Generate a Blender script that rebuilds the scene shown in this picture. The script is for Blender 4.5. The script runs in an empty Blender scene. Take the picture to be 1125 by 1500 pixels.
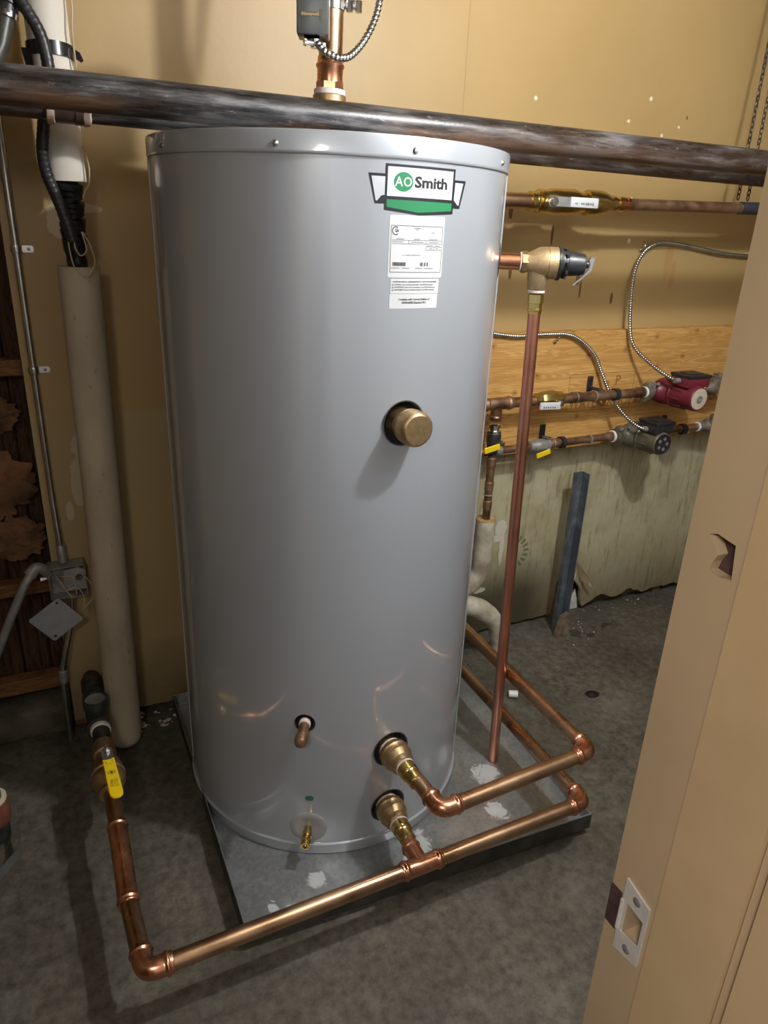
import bpy, bmesh, math, random
from mathutils import Vector as V, Matrix, noise
random.seed(7)
S = bpy.context.scene
COL = S.collection
# ------------------------------------------------------------------ camera
cam_d = bpy.data.cameras.new('camera'); cam = bpy.data.objects.new('camera', cam_d); COL.objects.link(cam)
cam_d.sensor_fit = 'VERTICAL'; cam_d.sensor_height = 36.0; cam_d.lens = 36.0*1051/1500; cam_d.clip_start = 0.02
R_ = V((0.903, -0.428, 0.039)); F_ = V((0.410, 0.831, -0.375)); F_.normalize()
R_ = (R_ - F_*R_.dot(F_)).normalized(); U_ = R_.cross(F_)
cam.matrix_world = Matrix(((R_.x, U_.x, -F_.x, 0), (R_.y, U_.y, -F_.y, 0), (R_.z, U_.z, -F_.z, 1.5), (0, 0, 0, 1)))
S.camera = cam
# ------------------------------------------------------------------ world, lights, exposure
w = bpy.data.worlds.new('world'); S.world = w; w.use_nodes = True
w.node_tree.nodes['Background'].inputs[0].default_value = (1.0, 0.93, 0.84, 1)
w.node_tree.nodes['Background'].inputs[1].default_value = 0.075
S.view_settings.view_transform = 'Standard'; S.view_settings.look = 'None'
S.view_settings.gamma = 1.0; S.view_settings.use_curve_mapping = False
S.view_settings.exposure = 0.0
def lamp(name, kind, loc, power, color, size, target=None, size_y=None):
    d = bpy.data.lights.new(name, kind); o = bpy.data.objects.new(name, d); COL.objects.link(o)
    d.energy = power; d.color = color; o.location = loc
    if kind == 'AREA':
        d.size = size
        if size_y: d.shape = 'RECTANGLE'; d.size_y = size_y
        o.rotation_euler = (V(target)-V(loc)).to_track_quat('-Z', 'Y').to_euler()
    else: d.shadow_soft_size = size
    return o
lamp('ceiling_bulb', 'POINT', (1.17, 0.63, 2.22), 70, (0.95, 0.97, 0.98), 0.035)
lamp('hall_light', 'AREA', (-0.6, -0.7, 2.35), 20, (1.0, 0.96, 0.93), 0.5, (-0.5, -1.75, 1.1))

lamp('jamb_fill_light', 'AREA', (-0.40, -0.40, 1.95), 12, (1.0, 0.93, 0.84), 0.3, (0.6, -0.25, 0.9))  # added fill from the hall side to brighten the jamb, no known lamp

# ------------------------------------------------------------------ materials
def nodes(name):
    m = bpy.data.materials.new(name); m.use_nodes = True
    nt = m.node_tree; return m, nt, nt.nodes, nt.links, nt.nodes['Principled BSDF']
def ramp(N, L, src, stops):
    r = N.new('ShaderNodeValToRGB'); cr = r.color_ramp
    while len(cr.elements) < len(stops): cr.elements.new(0.5)
    for e, (p, c) in zip(cr.elements, stops):
        e.position = p; e.color = (*c, 1) if len(c) == 3 else c
    L.new(src, r.inputs[0]); return r.outputs[0]
def tex(N, L, vec, scale, detail=4, rough=0.55, stretch=None, dist=0.0):
    if stretch:
        mp = N.new('ShaderNodeMapping'); mp.inputs['Scale'].default_value = stretch; L.new(vec, mp.inputs[0]); vec = mp.outputs[0]
    n = N.new('ShaderNodeTexNoise'); n.inputs['Scale'].default_value = scale; n.inputs['Detail'].default_value = detail
    n.inputs['Roughness'].default_value = rough; n.inputs['Distortion'].default_value = dist
    L.new(vec, n.inputs['Vector']); return n.outputs[0]
def mix(N, L, fac, a, b):
    m = N.new('ShaderNodeMix'); m.data_type = 'RGBA'
    for i, v in ((0, fac), (6, a), (7, b)):
        if hasattr(v, 'is_linked'): L.new(v, m.inputs[i])
        elif i == 0: m.inputs[0].default_value = v
        else: m.inputs[i].default_value = (*v, 1)
    return m.outputs[2]
def bump(N, L, P, h, strength, dist=0.002):
    b = N.new('ShaderNodeBump'); b.inputs['Strength'].default_value = strength; b.inputs['Distance'].default_value = dist
    L.new(h, b.inputs['Height']); L.new(b.outputs[0], P.inputs['Normal'])
def pos(N, obj=False):
    if obj: return N.new('ShaderNodeTexCoord').outputs['Object']
    return N.new('ShaderNodeNewGeometry').outputs['Position']
def M(name, c1, c2=None, scale=20, rough=0.5, metal=0.0, bmp=0.0, bscale=None, stretch=None, rough2=None, stops=(0.35, 0.65), coat=0.0, detail=5):
    m, nt, N, L, P = nodes(name); p = pos(N, True)
    P.inputs['Roughness'].default_value = rough; P.inputs['Metallic'].default_value = metal
    P.inputs['Coat Weight'].default_value = coat
    if c2 is None: P.inputs['Base Color'].default_value = (*c1, 1)
    n = tex(N, L, p, scale, detail, stretch=stretch)
    if c2 is not None: L.new(ramp(N, L, n, [(stops[0], c1), (stops[1], c2)]), P.inputs['Base Color'])
    if rough2 is not None:
        r = ramp(N, L, n, [(stops[0], (rough,)*3), (stops[1], (rough2,)*3)]); L.new(r, P.inputs['Roughness'])
    if bmp: bump(N, L, P, tex(N, L, p, bscale or scale*3, 3), bmp)
    return m
def mathn(N, L, op, a, b=None, clamp=False):
    n = N.new('ShaderNodeMath'); n.operation = op; n.use_clamp = clamp
    for i, v in ((0, a), (1, b)):
        if v is None: continue
        if hasattr(v, 'is_linked'): L.new(v, n.inputs[i])
        else: n.inputs[i].default_value = v
    return n.outputs[0]
def blob(N, L, sx, sy, nz, cx, cy, rx, ry, wob=0.9):
    """mask 1 inside a wobbly ellipse on the plane (sx, sy)"""
    a = mathn(N, L, 'POWER', mathn(N, L, 'ABSOLUTE', mathn(N, L, 'DIVIDE', mathn(N, L, 'SUBTRACT', sx, cx), rx)), 2.0)
    b = mathn(N, L, 'POWER', mathn(N, L, 'ABSOLUTE', mathn(N, L, 'DIVIDE', mathn(N, L, 'SUBTRACT', sy, cy), ry)), 2.0)
    d = mathn(N, L, 'ADD', mathn(N, L, 'ADD', a, b), mathn(N, L, 'MULTIPLY', mathn(N, L, 'SUBTRACT', nz, 0.5), wob*4))
    return mathn(N, L, 'MULTIPLY', mathn(N, L, 'SUBTRACT', 1.15, d), 4.0, True)

TANK = M('tank_grey_enamel', (0.37, 0.395, 0.43), (0.385, 0.41, 0.445), 3, 0.34, 0.2, coat=0.9)
TANK.node_tree.nodes['Principled BSDF'].inputs['Coat Roughness'].default_value = 0.07
TANK.node_tree.nodes['Principled BSDF'].inputs['Coat IOR'].default_value = 1.75
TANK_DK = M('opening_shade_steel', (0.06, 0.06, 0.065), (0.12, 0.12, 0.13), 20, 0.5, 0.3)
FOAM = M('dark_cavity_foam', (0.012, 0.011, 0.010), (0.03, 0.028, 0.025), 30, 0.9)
COPPER = M('bright_copper', (0.60, 0.27, 0.15), (0.76, 0.38, 0.23), 14, 0.20, 1.0, rough2=0.34)
COPPER_PIPE = M('brown_toned_copper', (0.40, 0.235, 0.135), (0.56, 0.36, 0.215), 9, 0.24, 1.0, stretch=(1, 1, 1), rough2=0.38, bmp=0.06, bscale=120)
COPPER_RED = M('reddish_copper', (0.62, 0.27, 0.18), (0.74, 0.35, 0.25), 6, 0.26, 1.0, rough2=0.36)
COPPER_OLD = M('tarnished_copper', (0.19, 0.10, 0.055), (0.42, 0.26, 0.16), 22, 0.36, 0.85, rough2=0.6)
BRASS = M('yellow_brass', (0.55, 0.40, 0.13), (0.70, 0.55, 0.25), 30, 0.24, 1.0, bmp=0.1)
BRONZE = M('cast_bronze', (0.40, 0.27, 0.14), (0.52, 0.37, 0.20), 90, 0.42, 0.9, bmp=0.3, bscale=300)
BRONZE_VALVE = M('cast_bronze_valve', (0.42, 0.29, 0.15), (0.50, 0.36, 0.20), 120, 0.5, 0.75, bmp=0.3, bscale=300)
TAPE = M('white_thread_tape', (0.66, 0.52, 0.47), (0.78, 0.68, 0.64), 60, 0.6, bmp=0.4, bscale=200)
CHROME = M('bright_steel', (0.6, 0.6, 0.6), (0.75, 0.75, 0.75), 30, 0.2, 1.0)
CONDUIT = M('galvanised_conduit', (0.42, 0.42, 0.40), (0.60, 0.60, 0.57), 20, 0.28, 1.0)
ZINC = M('dull_zinc', (0.30, 0.30, 0.29), (0.42, 0.42, 0.41), 25, 0.5, 0.6)
BLACK = M('black_plastic', (0.012, 0.012, 0.013), (0.03, 0.03, 0.032), 80, 0.38, bmp=0.2, bscale=200)
BLACKTAPE = M('black_vinyl_tape', (0.010, 0.010, 0.012), (0.02, 0.02, 0.022), 40, 0.25)
BLACKIRON = M('black_malleable_iron', (0.035, 0.035, 0.032), (0.10, 0.10, 0.09), 40, 0.45, 0.5, bmp=0.2)
STRUT = M('blue_grey_painted_angle', (0.11, 0.13, 0.155), (0.26, 0.28, 0.30), 18, 0.5, 0.4, stops=(0.45, 0.75))
WHITE = M('white_label', (0.62, 0.63, 0.64), None)
INK = M('label_ink', (0.015, 0.015, 0.018), None)
INKGREY = M('faint_label_ink', (0.04, 0.045, 0.055), None)
BADGE_BLACK = M('badge_black', (0.018, 0.02, 0.025), None, rough=0.35)
GREEN = M('badge_green', (0.022, 0.22, 0.085), None, rough=0.4)
GREEN_STICKER = M('green_dot_sticker', (0.02, 0.16, 0.09), None, rough=0.5)
BADGE_GREY = M('badge_pale_grey', (0.46, 0.49, 0.52), (0.58, 0.60, 0.62), 10)
YELLOW = M('yellow_vinyl_grip', (0.80, 0.55, 0.01), (0.86, 0.60, 0.01), 10, 0.4)
RED = M('maroon_pump_paint', (0.14, 0.014, 0.026), (0.18, 0.020, 0.034), 12, 0.4)
CREAM = M('cream_nameplate', (0.55, 0.47, 0.36), None)
PUMPGREEN = M('olive_green_pump_paint', (0.10, 0.095, 0.06), (0.16, 0.15, 0.10), 20, 0.42, 0.3)
CASTGREY = M('rusty_cast_flange', (0.17, 0.145, 0.11), (0.32, 0.28, 0.22), 30, 0.5, 0.5, bmp=0.4, bscale=90)
BOXGREY = M('aquastat_grey_enamel', (0.075, 0.08, 0.078), (0.095, 0.1, 0.098), 40, 0.35, 0.2)
WRAP = M('white_pipe_jacket', (0.60, 0.54, 0.45), (0.74, 0.69, 0.60), 9, 0.8, bmp=0.25, bscale=60, stretch=(1, 1, .4), stops=(.3, .7))
WRAP_TAN = M('tan_pipe_jacket', (0.36, 0.30, 0.21), (0.50, 0.43, 0.32), 9, 0.8, bmp=0.25, bscale=60, stretch=(1, 1, .4), stops=(.3, .7))  # darker, tanner copy of the jacket for the lower run
def specks(m, stretch=(1, 1, .3)):
    nt = m.node_tree; N = nt.nodes; L = nt.links; P = N['Principled BSDF']; src = P.inputs['Base Color'].links[0].from_socket
    p = pos(N, True); n = tex(N, L, p, 95, 6, .75, stretch=stretch); g = tex(N, L, p, 7, 5, .7)
    k = mathn(N, L, 'MULTIPLY', ramp(N, L, n, [(0.60, (0, 0, 0)), (0.67, (.8,)*3)]), ramp(N, L, g, [(0.42, (0, 0, 0)), (0.58, (1,)*3)]))
    L.new(mix(N, L, k, src, (0.13, 0.08, 0.045)), P.inputs['Base Color']); return m
specks(WRAP_TAN)
WRAP_DIRTY = M('dirty_pipe_jacket', (0.26, 0.21, 0.14), (0.60, 0.57, 0.45), 12, 0.85, bmp=0.5, bscale=50)
WIRE = M('beige_wire', (0.45, 0.36, 0.25), None)
INSUL = M('pink_brown_fibre', (0.035, 0.025, 0.012), (0.26, 0.12, 0.055), 9, 0.95, bmp=0.9, bscale=40)
PVC = M('white_plastic', (0.72, 0.73, 0.74), None, rough=0.35)
RUSTRED = M('rusty_red_collar', (0.12, 0.035, 0.02), (0.24, 0.09, 0.05), 25, 0.7)
DARKSLAB = M('dark_plywood', (0.03, 0.022, 0.016), (0.055, 0.04, 0.03), 15, 0.8)
CHAIN = M('dark_chain_steel', (0.05, 0.04, 0.03), (0.14, 0.12, 0.09), 60, 0.45, 0.8)
PAPER = M('torn_paper', (0.60, 0.50, 0.33), (0.72, 0.61, 0.43), 20, 0.9)

def mat_steel():
    m, nt, N, L, P = nodes('black_steel_pipe'); p = pos(N, True)
    a = tex(N, L, p, 34, 9, 0.7, stretch=(.13, 1, 1)); b = tex(N, L, p, 7, 6, 0.65, stretch=(.22, 1, 1)); c = tex(N, L, p, 75, 8, 0.75, stretch=(.30, 1, 1))
    sx = N.new('ShaderNodeSeparateXYZ'); L.new(p, sx.inputs[0])
    base = ramp(N, L, a, [(0.42, (0.012, 0.010, 0.010)), (0.50, (0.032, 0.029, 0.029)), (0.59, (0.11, 0.105, 0.105))])
    rust = mathn(N, L, 'MULTIPLY', ramp(N, L, b, [(0.44, (0, 0, 0)), (0.56, (0.9,)*3)]), mathn(N, L, 'SUBTRACT', 0.75, mathn(N, L, 'MULTIPLY', sx.outputs[0], .45)), True)
    up = ramp(N, L, sx.outputs[2], [(0.0, (1, 1, 1)), (1.0, (0, 0, 0))])
    low = mathn(N, L, 'MULTIPLY', mathn(N, L, 'SUBTRACT', 0.028, sx.outputs[2]), 60.0, True)
    col = mix(N, L, mathn(N, L, 'MULTIPLY', rust, mathn(N, L, 'ADD', mathn(N, L, 'MULTIPLY', low, .7), .3)), base, (0.16, 0.072, 0.026))
    wh = ramp(N, L, c, [(0.60, (0, 0, 0)), (0.68, (0.5,)*3)])
    col = mix(N, L, wh, col, (0.36, 0.32, 0.27))
    L.new(col, P.inputs['Base Color']); P.inputs['Metallic'].default_value = 0.2
    L.new(ramp(N, L, a, [(0.4, (0.24,)*3), (0.6, (0.45,)*3)]), P.inputs['Roughness'])
    bump(N, L, P, c, 0.5, .001); return m
STEEL = mat_steel()

def mat_pan():
    m, nt, N, L, P = nodes('galvanised_sheet'); p = pos(N)
    v = N.new('ShaderNodeTexVoronoi'); v.inputs['Scale'].default_value = 110; L.new(p, v.inputs['Vector'])
    sp = ramp(N, L, v.outputs['Color'], [(0.2, (0.30, 0.315, 0.32)), (0.8, (0.37, 0.385, 0.39))])
    n1 = tex(N, L, p, 8, 9, 0.72, dist=.6); n2 = tex(N, L, p, 3, 3); nz = tex(N, L, p, 34, 9, .8, dist=.8)
    smear = ramp(N, L, n1, [(0.50, (0, 0, 0)), (0.62, (0.5,)*3)])
    col = mix(N, L, smear, sp, (0.52, 0.55, 0.56))
    s = N.new('ShaderNodeSeparateXYZ'); L.new(p, s.inputs[0])
    mk = None
    for q in ((0.445, 1.185, .026, .020), (0.725, 1.19, .028, .035), (0.68, 1.14, .015, .035), (0.97, 1.20, .025, .03), (1.02, 1.33, .035, .04), (.36, 1.13, .035, .015), (.42, 1.12, .014, .010), (.33, 1.15, .01, .02)):
        b_ = blob(N, L, s.outputs[0], s.outputs[1], nz, *q, 2.2)
        mk = b_ if mk is None else mathn(N, L, 'MAXIMUM', mk, b_)
    mk = mathn(N, L, 'MULTIPLY', mk, 0.7)
    col = mix(N, L, mk, col, (0.66, 0.69, 0.70))
    L.new(col, P.inputs['Base Color'])
    L.new(mathn(N, L, 'SUBTRACT', 0.7, mathn(N, L, 'MULTIPLY', mk, 0.7)), P.inputs['Metallic'])
    L.new(ramp(N, L, n2, [(0.3, (0.28,)*3), (0.7, (0.48,)*3)]), P.inputs['Roughness'])
    bump(N, L, P, n1, 0.1); return m
PAN = mat_pan()

def mat_floor():
    m, nt, N, L, P = nodes('dark_concrete'); p = pos(N)
    a = tex(N, L, p, 2.2, 8, 0.6); b = tex(N, L, p, 38, 6, 0.7); c = tex(N, L, p, 140, 3); d = tex(N, L, p, 7, 8, .75)
    col = ramp(N, L, a, [(0.3, (0.062, 0.054, 0.040)), (0.5, (0.095, 0.084, 0.064)), (0.7, (0.135, 0.118, 0.092))])
    f = ramp(N, L, b, [(0.35, (0.55,)*3), (0.65, (1.35,)*3)])
    mu = N.new('ShaderNodeMix'); mu.data_type = 'RGBA'; mu.blend_type = 'MULTIPLY'; mu.inputs[0].default_value = 1
    L.new(col, mu.inputs[6]); L.new(f, mu.inputs[7])
    sc = ramp(N, L, d, [(0.54, (0, 0, 0)), (0.68, (0.5,)*3)])
    col = mix(N, L, sc, mu.outputs[2], (0.20, 0.19, 0.165))
    s = N.new('ShaderNodeSeparateXYZ'); L.new(p, s.inputs[0]); mk = None
    for q in ((1.77, 1.94, .018, .045), (1.81, 1.885, .030, .022), (1.86, 1.86, .022, .012), (1.97, 1.90, .035, .014)):
        g = blob(N, L, s.outputs[0], s.outputs[1], b, *q, 2.0); mk = g if mk is None else mathn(N, L, 'MAXIMUM', mk, g)
    col = mix(N, L, mathn(N, L, 'MULTIPLY', mk, .8), col, (0.03, 0.026, 0.018))
    L.new(col, P.inputs['Base Color']); L.new(ramp(N, L, a, [(0.3, (0.5,)*3), (0.7, (0.72,)*3)]), P.inputs['Roughness'])
    bump(N, L, P, c, 0.35, 0.001); return m
FLOOR = mat_floor()

def mat_wall():
    m, nt, N, L, P = nodes('tan_painted_drywall'); p = pos(N)
    s = N.new('ShaderNodeSeparateXYZ'); L.new(p, s.inputs[0]); X, Y, Z = s.outputs
    a = tex(N, L, p, 1.6, 5); b = tex(N, L, p, 9, 6, .65); c = tex(N, L, p, 55, 4, .6); v = tex(N, L, p, 60, 7, .75, stretch=(1, 1, .10)); nz = tex(N, L, p, 30, 4, .7); n9 = tex(N, L, p, 12, 8, .8)
    tan = ramp(N, L, a, [(0.3, (0.38, 0.250, 0.098)), (0.7, (0.46, 0.312, 0.128))])
    low = ramp(N, L, b, [(0.30, (0.36, 0.315, 0.18)), (0.48, (0.45, 0.405, 0.255)), (0.65, (0.52, 0.48, 0.33))])
    # right of the tank the paint below the board is pale and grimy; left of it the tan goes on
    side = mathn(N, L, 'MULTIPLY', mathn(N, L, 'SUBTRACT', X, 0.8), 20.0, True)
    lowm = mathn(N, L, 'MULTIPLY', mathn(N, L, 'MULTIPLY', mathn(N, L, 'SUBTRACT', 0.80, Z), 30.0, True), side)
    col = mix(N, L, lowm, tan, low)
    leftlow = mathn(N, L, 'MULTIPLY', mathn(N, L, 'MULTIPLY', mathn(N, L, 'SUBTRACT', 1.0, Z), 60.0, True), mathn(N, L, 'SUBTRACT', 1.0, side))
    col = mix(N, L, mathn(N, L, 'MULTIPLY', leftlow, 0.6), col, (0.42, 0.33, 0.17))
    drip = ramp(N, L, v, [(0.53, (0, 0, 0)), (0.64, (0.75,)*3)])
    col = mix(N, L, mathn(N, L, 'MULTIPLY', drip, lowm), col, (0.22, 0.15, 0.07))
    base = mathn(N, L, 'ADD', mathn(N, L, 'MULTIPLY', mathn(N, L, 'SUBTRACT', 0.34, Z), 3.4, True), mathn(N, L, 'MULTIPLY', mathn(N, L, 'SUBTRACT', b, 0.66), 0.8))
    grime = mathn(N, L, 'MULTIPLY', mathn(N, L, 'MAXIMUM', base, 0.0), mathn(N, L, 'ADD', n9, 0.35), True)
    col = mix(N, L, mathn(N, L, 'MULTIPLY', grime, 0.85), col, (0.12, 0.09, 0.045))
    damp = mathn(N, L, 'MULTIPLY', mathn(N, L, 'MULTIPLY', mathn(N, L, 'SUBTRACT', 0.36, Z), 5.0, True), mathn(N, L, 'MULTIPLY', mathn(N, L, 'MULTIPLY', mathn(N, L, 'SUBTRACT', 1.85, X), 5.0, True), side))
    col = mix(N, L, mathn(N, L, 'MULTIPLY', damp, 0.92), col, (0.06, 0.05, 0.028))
    def spots(lst, color, col, k=1.0, wob=.5):
        mk = None
        for q in lst:
            g = blob(N, L, X, Z, nz, *q, wob); mk = g if mk is None else mathn(N, L, 'MAXIMUM', mk, g)
        return mix(N, L, mathn(N, L, 'MULTIPLY', mk, k), col, color)
    col = spots([(0.085, 0.90, .03, .05), (0.06, 0.80, .018, .07), (0.085, .70, .012, .06), (0.09, 1.47, .025, .04), (.13, 1.5, .06, .012), (0.03, 0.72, .010, .03)], (0.68, 0.60, 0.46), col, .55)
    col = spots([(1.495, .45, .026, .030), (1.505, .37, .010, .07), (1.47, .41, .034, .014), (1.44, .33, .008, .03), (1.42, .20, .03, .012), (1.86, .14, .035, .10), (1.33, .30, .03, .12)], (0.66, 0.64, 0.56), col, .8)
    col = spots([(1.40, 1.545, .008, .022), (1.42, 1.36, .006, .02), (1.70, 1.345, .008, .022), (1.715, 1.31, .004, .03), (1.57, 1.48, .005, .03), (1.86, 1.28, .006, .02), (2.07, 1.86, .004, .006), (0.58, 2.0, .005, .01)], (0.10, 0.05, 0.02), col, .9, .3)
    col = spots([(2.10, 1.42, .018, .075), (2.13, 1.36, .014, .05)], (0.40, 0.20, 0.06), col, .45)
    col = spots([(1.82, 1.83, .006, .005), (1.97, 1.80, .005, .005), (2.04, 1.83, .005, .004), (1.9, 1.9, .006, .006), (1.88, 1.60, .010, .008), (1.45, 1.86, .006, .006), (1.9, 1.47, .006, .008)], (0.85, 0.78, 0.65), col, .8)
    # dashed arc rubber-stamp mark
    dx = mathn(N, L, 'SUBTRACT', X, 1.56); dz = mathn(N, L, 'SUBTRACT', Z, 0.335)
    rr = mathn(N, L, 'SQRT', mathn(N, L, 'ADD', mathn(N, L, 'MULTIPLY', dx, dx), mathn(N, L, 'MULTIPLY', dz, dz)))
    ring = mathn(N, L, 'MULTIPLY', mathn(N, L, 'SUBTRACT', 0.014, mathn(N, L, 'ABSOLUTE', mathn(N, L, 'SUBTRACT', rr, 0.062))), 400.0, True)
    ang = mathn(N, L, 'ARCTAN2', dz, dx)
    dash = mathn(N, L, 'MULTIPLY', mathn(N, L, 'ADD', mathn(N, L, 'SINE', mathn(N, L, 'MULTIPLY', ang, 19.0)), 0.0), 5.0, True)
    right = mathn(N, L, 'MULTIPLY', mathn(N, L, 'SUBTRACT', dx, 0.015), 100.0, True)
    stamp = mathn(N, L, 'MULTIPLY', mathn(N, L, 'MULTIPLY', ring, dash), mathn(N, L, 'MULTIPLY', right, 0.75))
    col = mix(N, L, stamp, col, (0.06, 0.10, 0.06))
    # board joints: the horizontal one left of the tank, the vertical one above it
    j1 = mathn(N, L, 'MULTIPLY', mathn(N, L, 'SUBTRACT', 0.0016, mathn(N, L, 'ABSOLUTE', mathn(N, L, 'SUBTRACT', X, 1.20))), 2000.0, True)
    col = mix(N, L, mathn(N, L, 'MULTIPLY', j1, .55), col, (0.22, 0.14, 0.05))
    L.new(col, P.inputs['Base Color']); P.inputs['Roughness'].default_value = 0.48
    bump(N, L, P, c, 0.18, 0.002); return m
WALL = mat_wall()

def mat_wood(name, c1, c2, c3, stretch, knots=True, rough=.55):
    m, nt, N, L, P = nodes(name); p = pos(N)
    mp = N.new('ShaderNodeMapping'); mp.inputs['Scale'].default_value = stretch; L.new(p, mp.inputs[0])
    n = N.new('ShaderNodeTexNoise'); n.inputs['Scale'].default_value = 3; n.inputs['Detail'].default_value = 7; n.inputs['Distortion'].default_value = 1.2; L.new(mp.outputs[0], n.inputs[0])
    wv = N.new('ShaderNodeMath'); wv.operation = 'SINE'; L.new(mathn(N, L, 'MULTIPLY', n.outputs[0], 60.0), wv.inputs[0])
    col = ramp(N, L, mathn(N, L, 'ADD', mathn(N, L, 'MULTIPLY', wv.outputs[0], .18), n.outputs[0]), [(0.3, c1), (0.5, c2), (0.75, c3)])
    if knots:
        sw = N.new('ShaderNodeSeparateXYZ'); L.new(p, sw.inputs[0]); cw_ = N.new('ShaderNodeCombineXYZ'); L.new(sw.outputs[0], cw_.inputs[0]); L.new(sw.outputs[2], cw_.inputs[1])
        v = N.new('ShaderNodeTexVoronoi'); v.voronoi_dimensions = '2D'; v.inputs['Scale'].default_value = 6.5; L.new(cw_.outputs[0], v.inputs['Vector'])
        k = ramp(N, L, v.outputs['Distance'], [(0.02, (1,)*3), (0.05, (0.2,)*3), (0.065, (.6,)*3), (0.09, (0,)*3)])
        col = mix(N, L, mathn(N, L, 'MULTIPLY', k, .8), col, (0.20, 0.08, 0.02))
    L.new(col, P.inputs['Base Color']); P.inputs['Roughness'].default_value = rough; return m
BOARD = mat_wood('orange_varnished_plywood', (0.48, 0.245, 0.065), (0.57, 0.305, 0.085), (0.66, 0.385, 0.13), (.7, 1, 12))
LUMBER = mat_wood('old_brown_lumber', (0.12, 0.05, 0.015), (0.19, 0.085, 0.025), (0.25, 0.12, 0.04), (1.5, 1, 12), False, .8)
SHEATH = mat_wood('dark_sheathing', (0.025, 0.011, 0.006), (0.06, 0.028, 0.012), (0.10, 0.048, 0.022), (14, 1, 1), False, .85)
CURB = M('grimy_concrete_curb', (0.07, 0.06, 0.035), (0.16, 0.14, 0.09), 12, 0.85, bmp=.4)
JAMB = M('tan_painted_jamb', (0.47, 0.345, 0.215), (0.56, 0.415, 0.265), 5, 0.5, bmp=.08, bscale=80, stretch=(1, 1, .5))
JAMB2 = M('tan_painted_stop', (0.52, 0.365, 0.205), (0.60, 0.43, 0.25), 6, 0.5, bmp=.08, bscale=80)
MORTISE = M('dark_mortise_wood', (0.05, 0.025, 0.03), (0.10, 0.05, 0.045), 60, 0.9)
HALLW = M('white_hall_paint', (0.80, 0.79, 0.80), None, rough=.6)
FRONTW = M('pale_blue_white_paint', (0.62, 0.65, 0.70), (0.68, 0.70, 0.74), 2, .6)
PLAIN = M('dim_room_paint', (0.20, 0.15, 0.08), (0.26, 0.19, 0.11), 2, 0.6)
STRIKE = M('painted_strike_plate', (0.62, 0.59, 0.57), (0.72, 0.69, 0.66), 40, 0.4, .2)

# ------------------------------------------------------------------ mesh helpers
def frame(t):
    t = t.normalized(); a = V((0, 0, 1)) if abs(t.z) < .9 else V((1, 0, 0))
    n = t.cross(a).normalized(); return n, t.cross(n).normalized()
def sweep(bm, pts, radii, seg=20, cap=True, phase=0.0, sy=1.0):
    pts = [V(p) for p in pts]; n = len(pts)
    if not hasattr(radii, '__len__'): radii = [radii]*n
    tans = []
    for i in range(n):
        a = pts[max(0, i-1)]; b = pts[min(n-1, i+1)]; t = b-a
        if t.length < 1e-7: t = tans[-1] if tans else V((0, 0, 1))
        tans.append(t.normalized())
    nn, _ = frame(tans[0]); rings = []
    for i in range(n):
        nn = (nn - tans[i]*nn.dot(tans[i])).normalized(); bb = tans[i].cross(nn)
        rings.append([bm.verts.new(pts[i] + (nn*math.cos(phase+2*math.pi*k/seg) + bb*math.sin(phase+2*math.pi*k/seg)*sy)*radii[i]) for k in range(seg)])
    for a, b in zip(rings, rings[1:]):
        for k in range(seg): bm.faces.new((a[k], a[(k+1) % seg], b[(k+1) % seg], b[k]))
    if cap:
        if radii[0] > 1e-6: bm.faces.new(rings[0][::-1])
        if radii[-1] > 1e-6: bm.faces.new(rings[-1])
def turn(bm, o, ax, prof, seg=24, cap=True, phase=0.0):
    """prof = [(distance along axis, radius)]; steps in radius get crisp shoulders"""
    o = V(o); ax = V(ax).normalized(); nn, bb = frame(ax); rings = []
    for t, r in prof:
        rings.append([bm.verts.new(o + ax*t + (nn*math.cos(phase+2*math.pi*k/seg) + bb*math.sin(phase+2*math.pi*k/seg))*max(r, 1e-5)) for k in range(seg)])
    for a, b in zip(rings, rings[1:]):
        for k in range(seg): bm.faces.new((a[k], b[k], b[(k+1) % seg], a[(k+1) % seg]))
    if cap: bm.faces.new(rings[0]); bm.faces.new(rings[-1][::-1])
def fillet(pts, rad, n=7):
    pts = [V(p) for p in pts]; out = [pts[0]]
    if not hasattr(rad, '__len__'): rad = [rad]*(len(pts)-2)
    for i in range(1, len(pts)-1):
        p = pts[i]; a = (pts[i-1]-p); b = (pts[i+1]-p); d = min(rad[i-1], a.length*.49, b.length*.49)
        A = p+a.normalized()*d; B = p+b.normalized()*d
        for k in range(n+1):
            t = k/n; out.append(A*(1-t)**2 + p*2*t*(1-t) + B*t*t)
    out.append(pts[-1]); return out
def spline(pts, n=10):
    pts = [V(p) for p in pts]; q = [pts[0]*2-pts[1]]+pts+[pts[-1]*2-pts[-2]]; out = []
    for i in range(1, len(q)-2):
        for k in range(n):
            t = k/n; a, b, c, d = q[i-1:i+3]
            out.append(((b*2)+(c-a)*t+(a*2-b*5+c*4-d)*t*t+(b*3-a-c*3+d)*t**3)*.5)
    out.append(pts[-1]); return out
def resample(pts, step):
    L = [0]
    for a, b in zip(pts, pts[1:]): L.append(L[-1]+(b-a).length)
    n = max(2, int(L[-1]/step)); out = []; j = 0
    for i in range(n+1):
        s = L[-1]*i/n
        while j < len(L)-2 and L[j+1] < s: j += 1
        t = (s-L[j])/max(1e-9, L[j+1]-L[j]); out.append(pts[j].lerp(pts[j+1], t))
    return out
def corrugated(bm, pts, r, pitch=.0055, seg=12, depth=.8):
    p = resample(spline(pts, 12), pitch/3); rad = [r*(depth, 1.0, 1.0)[i % 3] for i in range(len(p))]
    sweep(bm, p, rad, seg)
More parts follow.
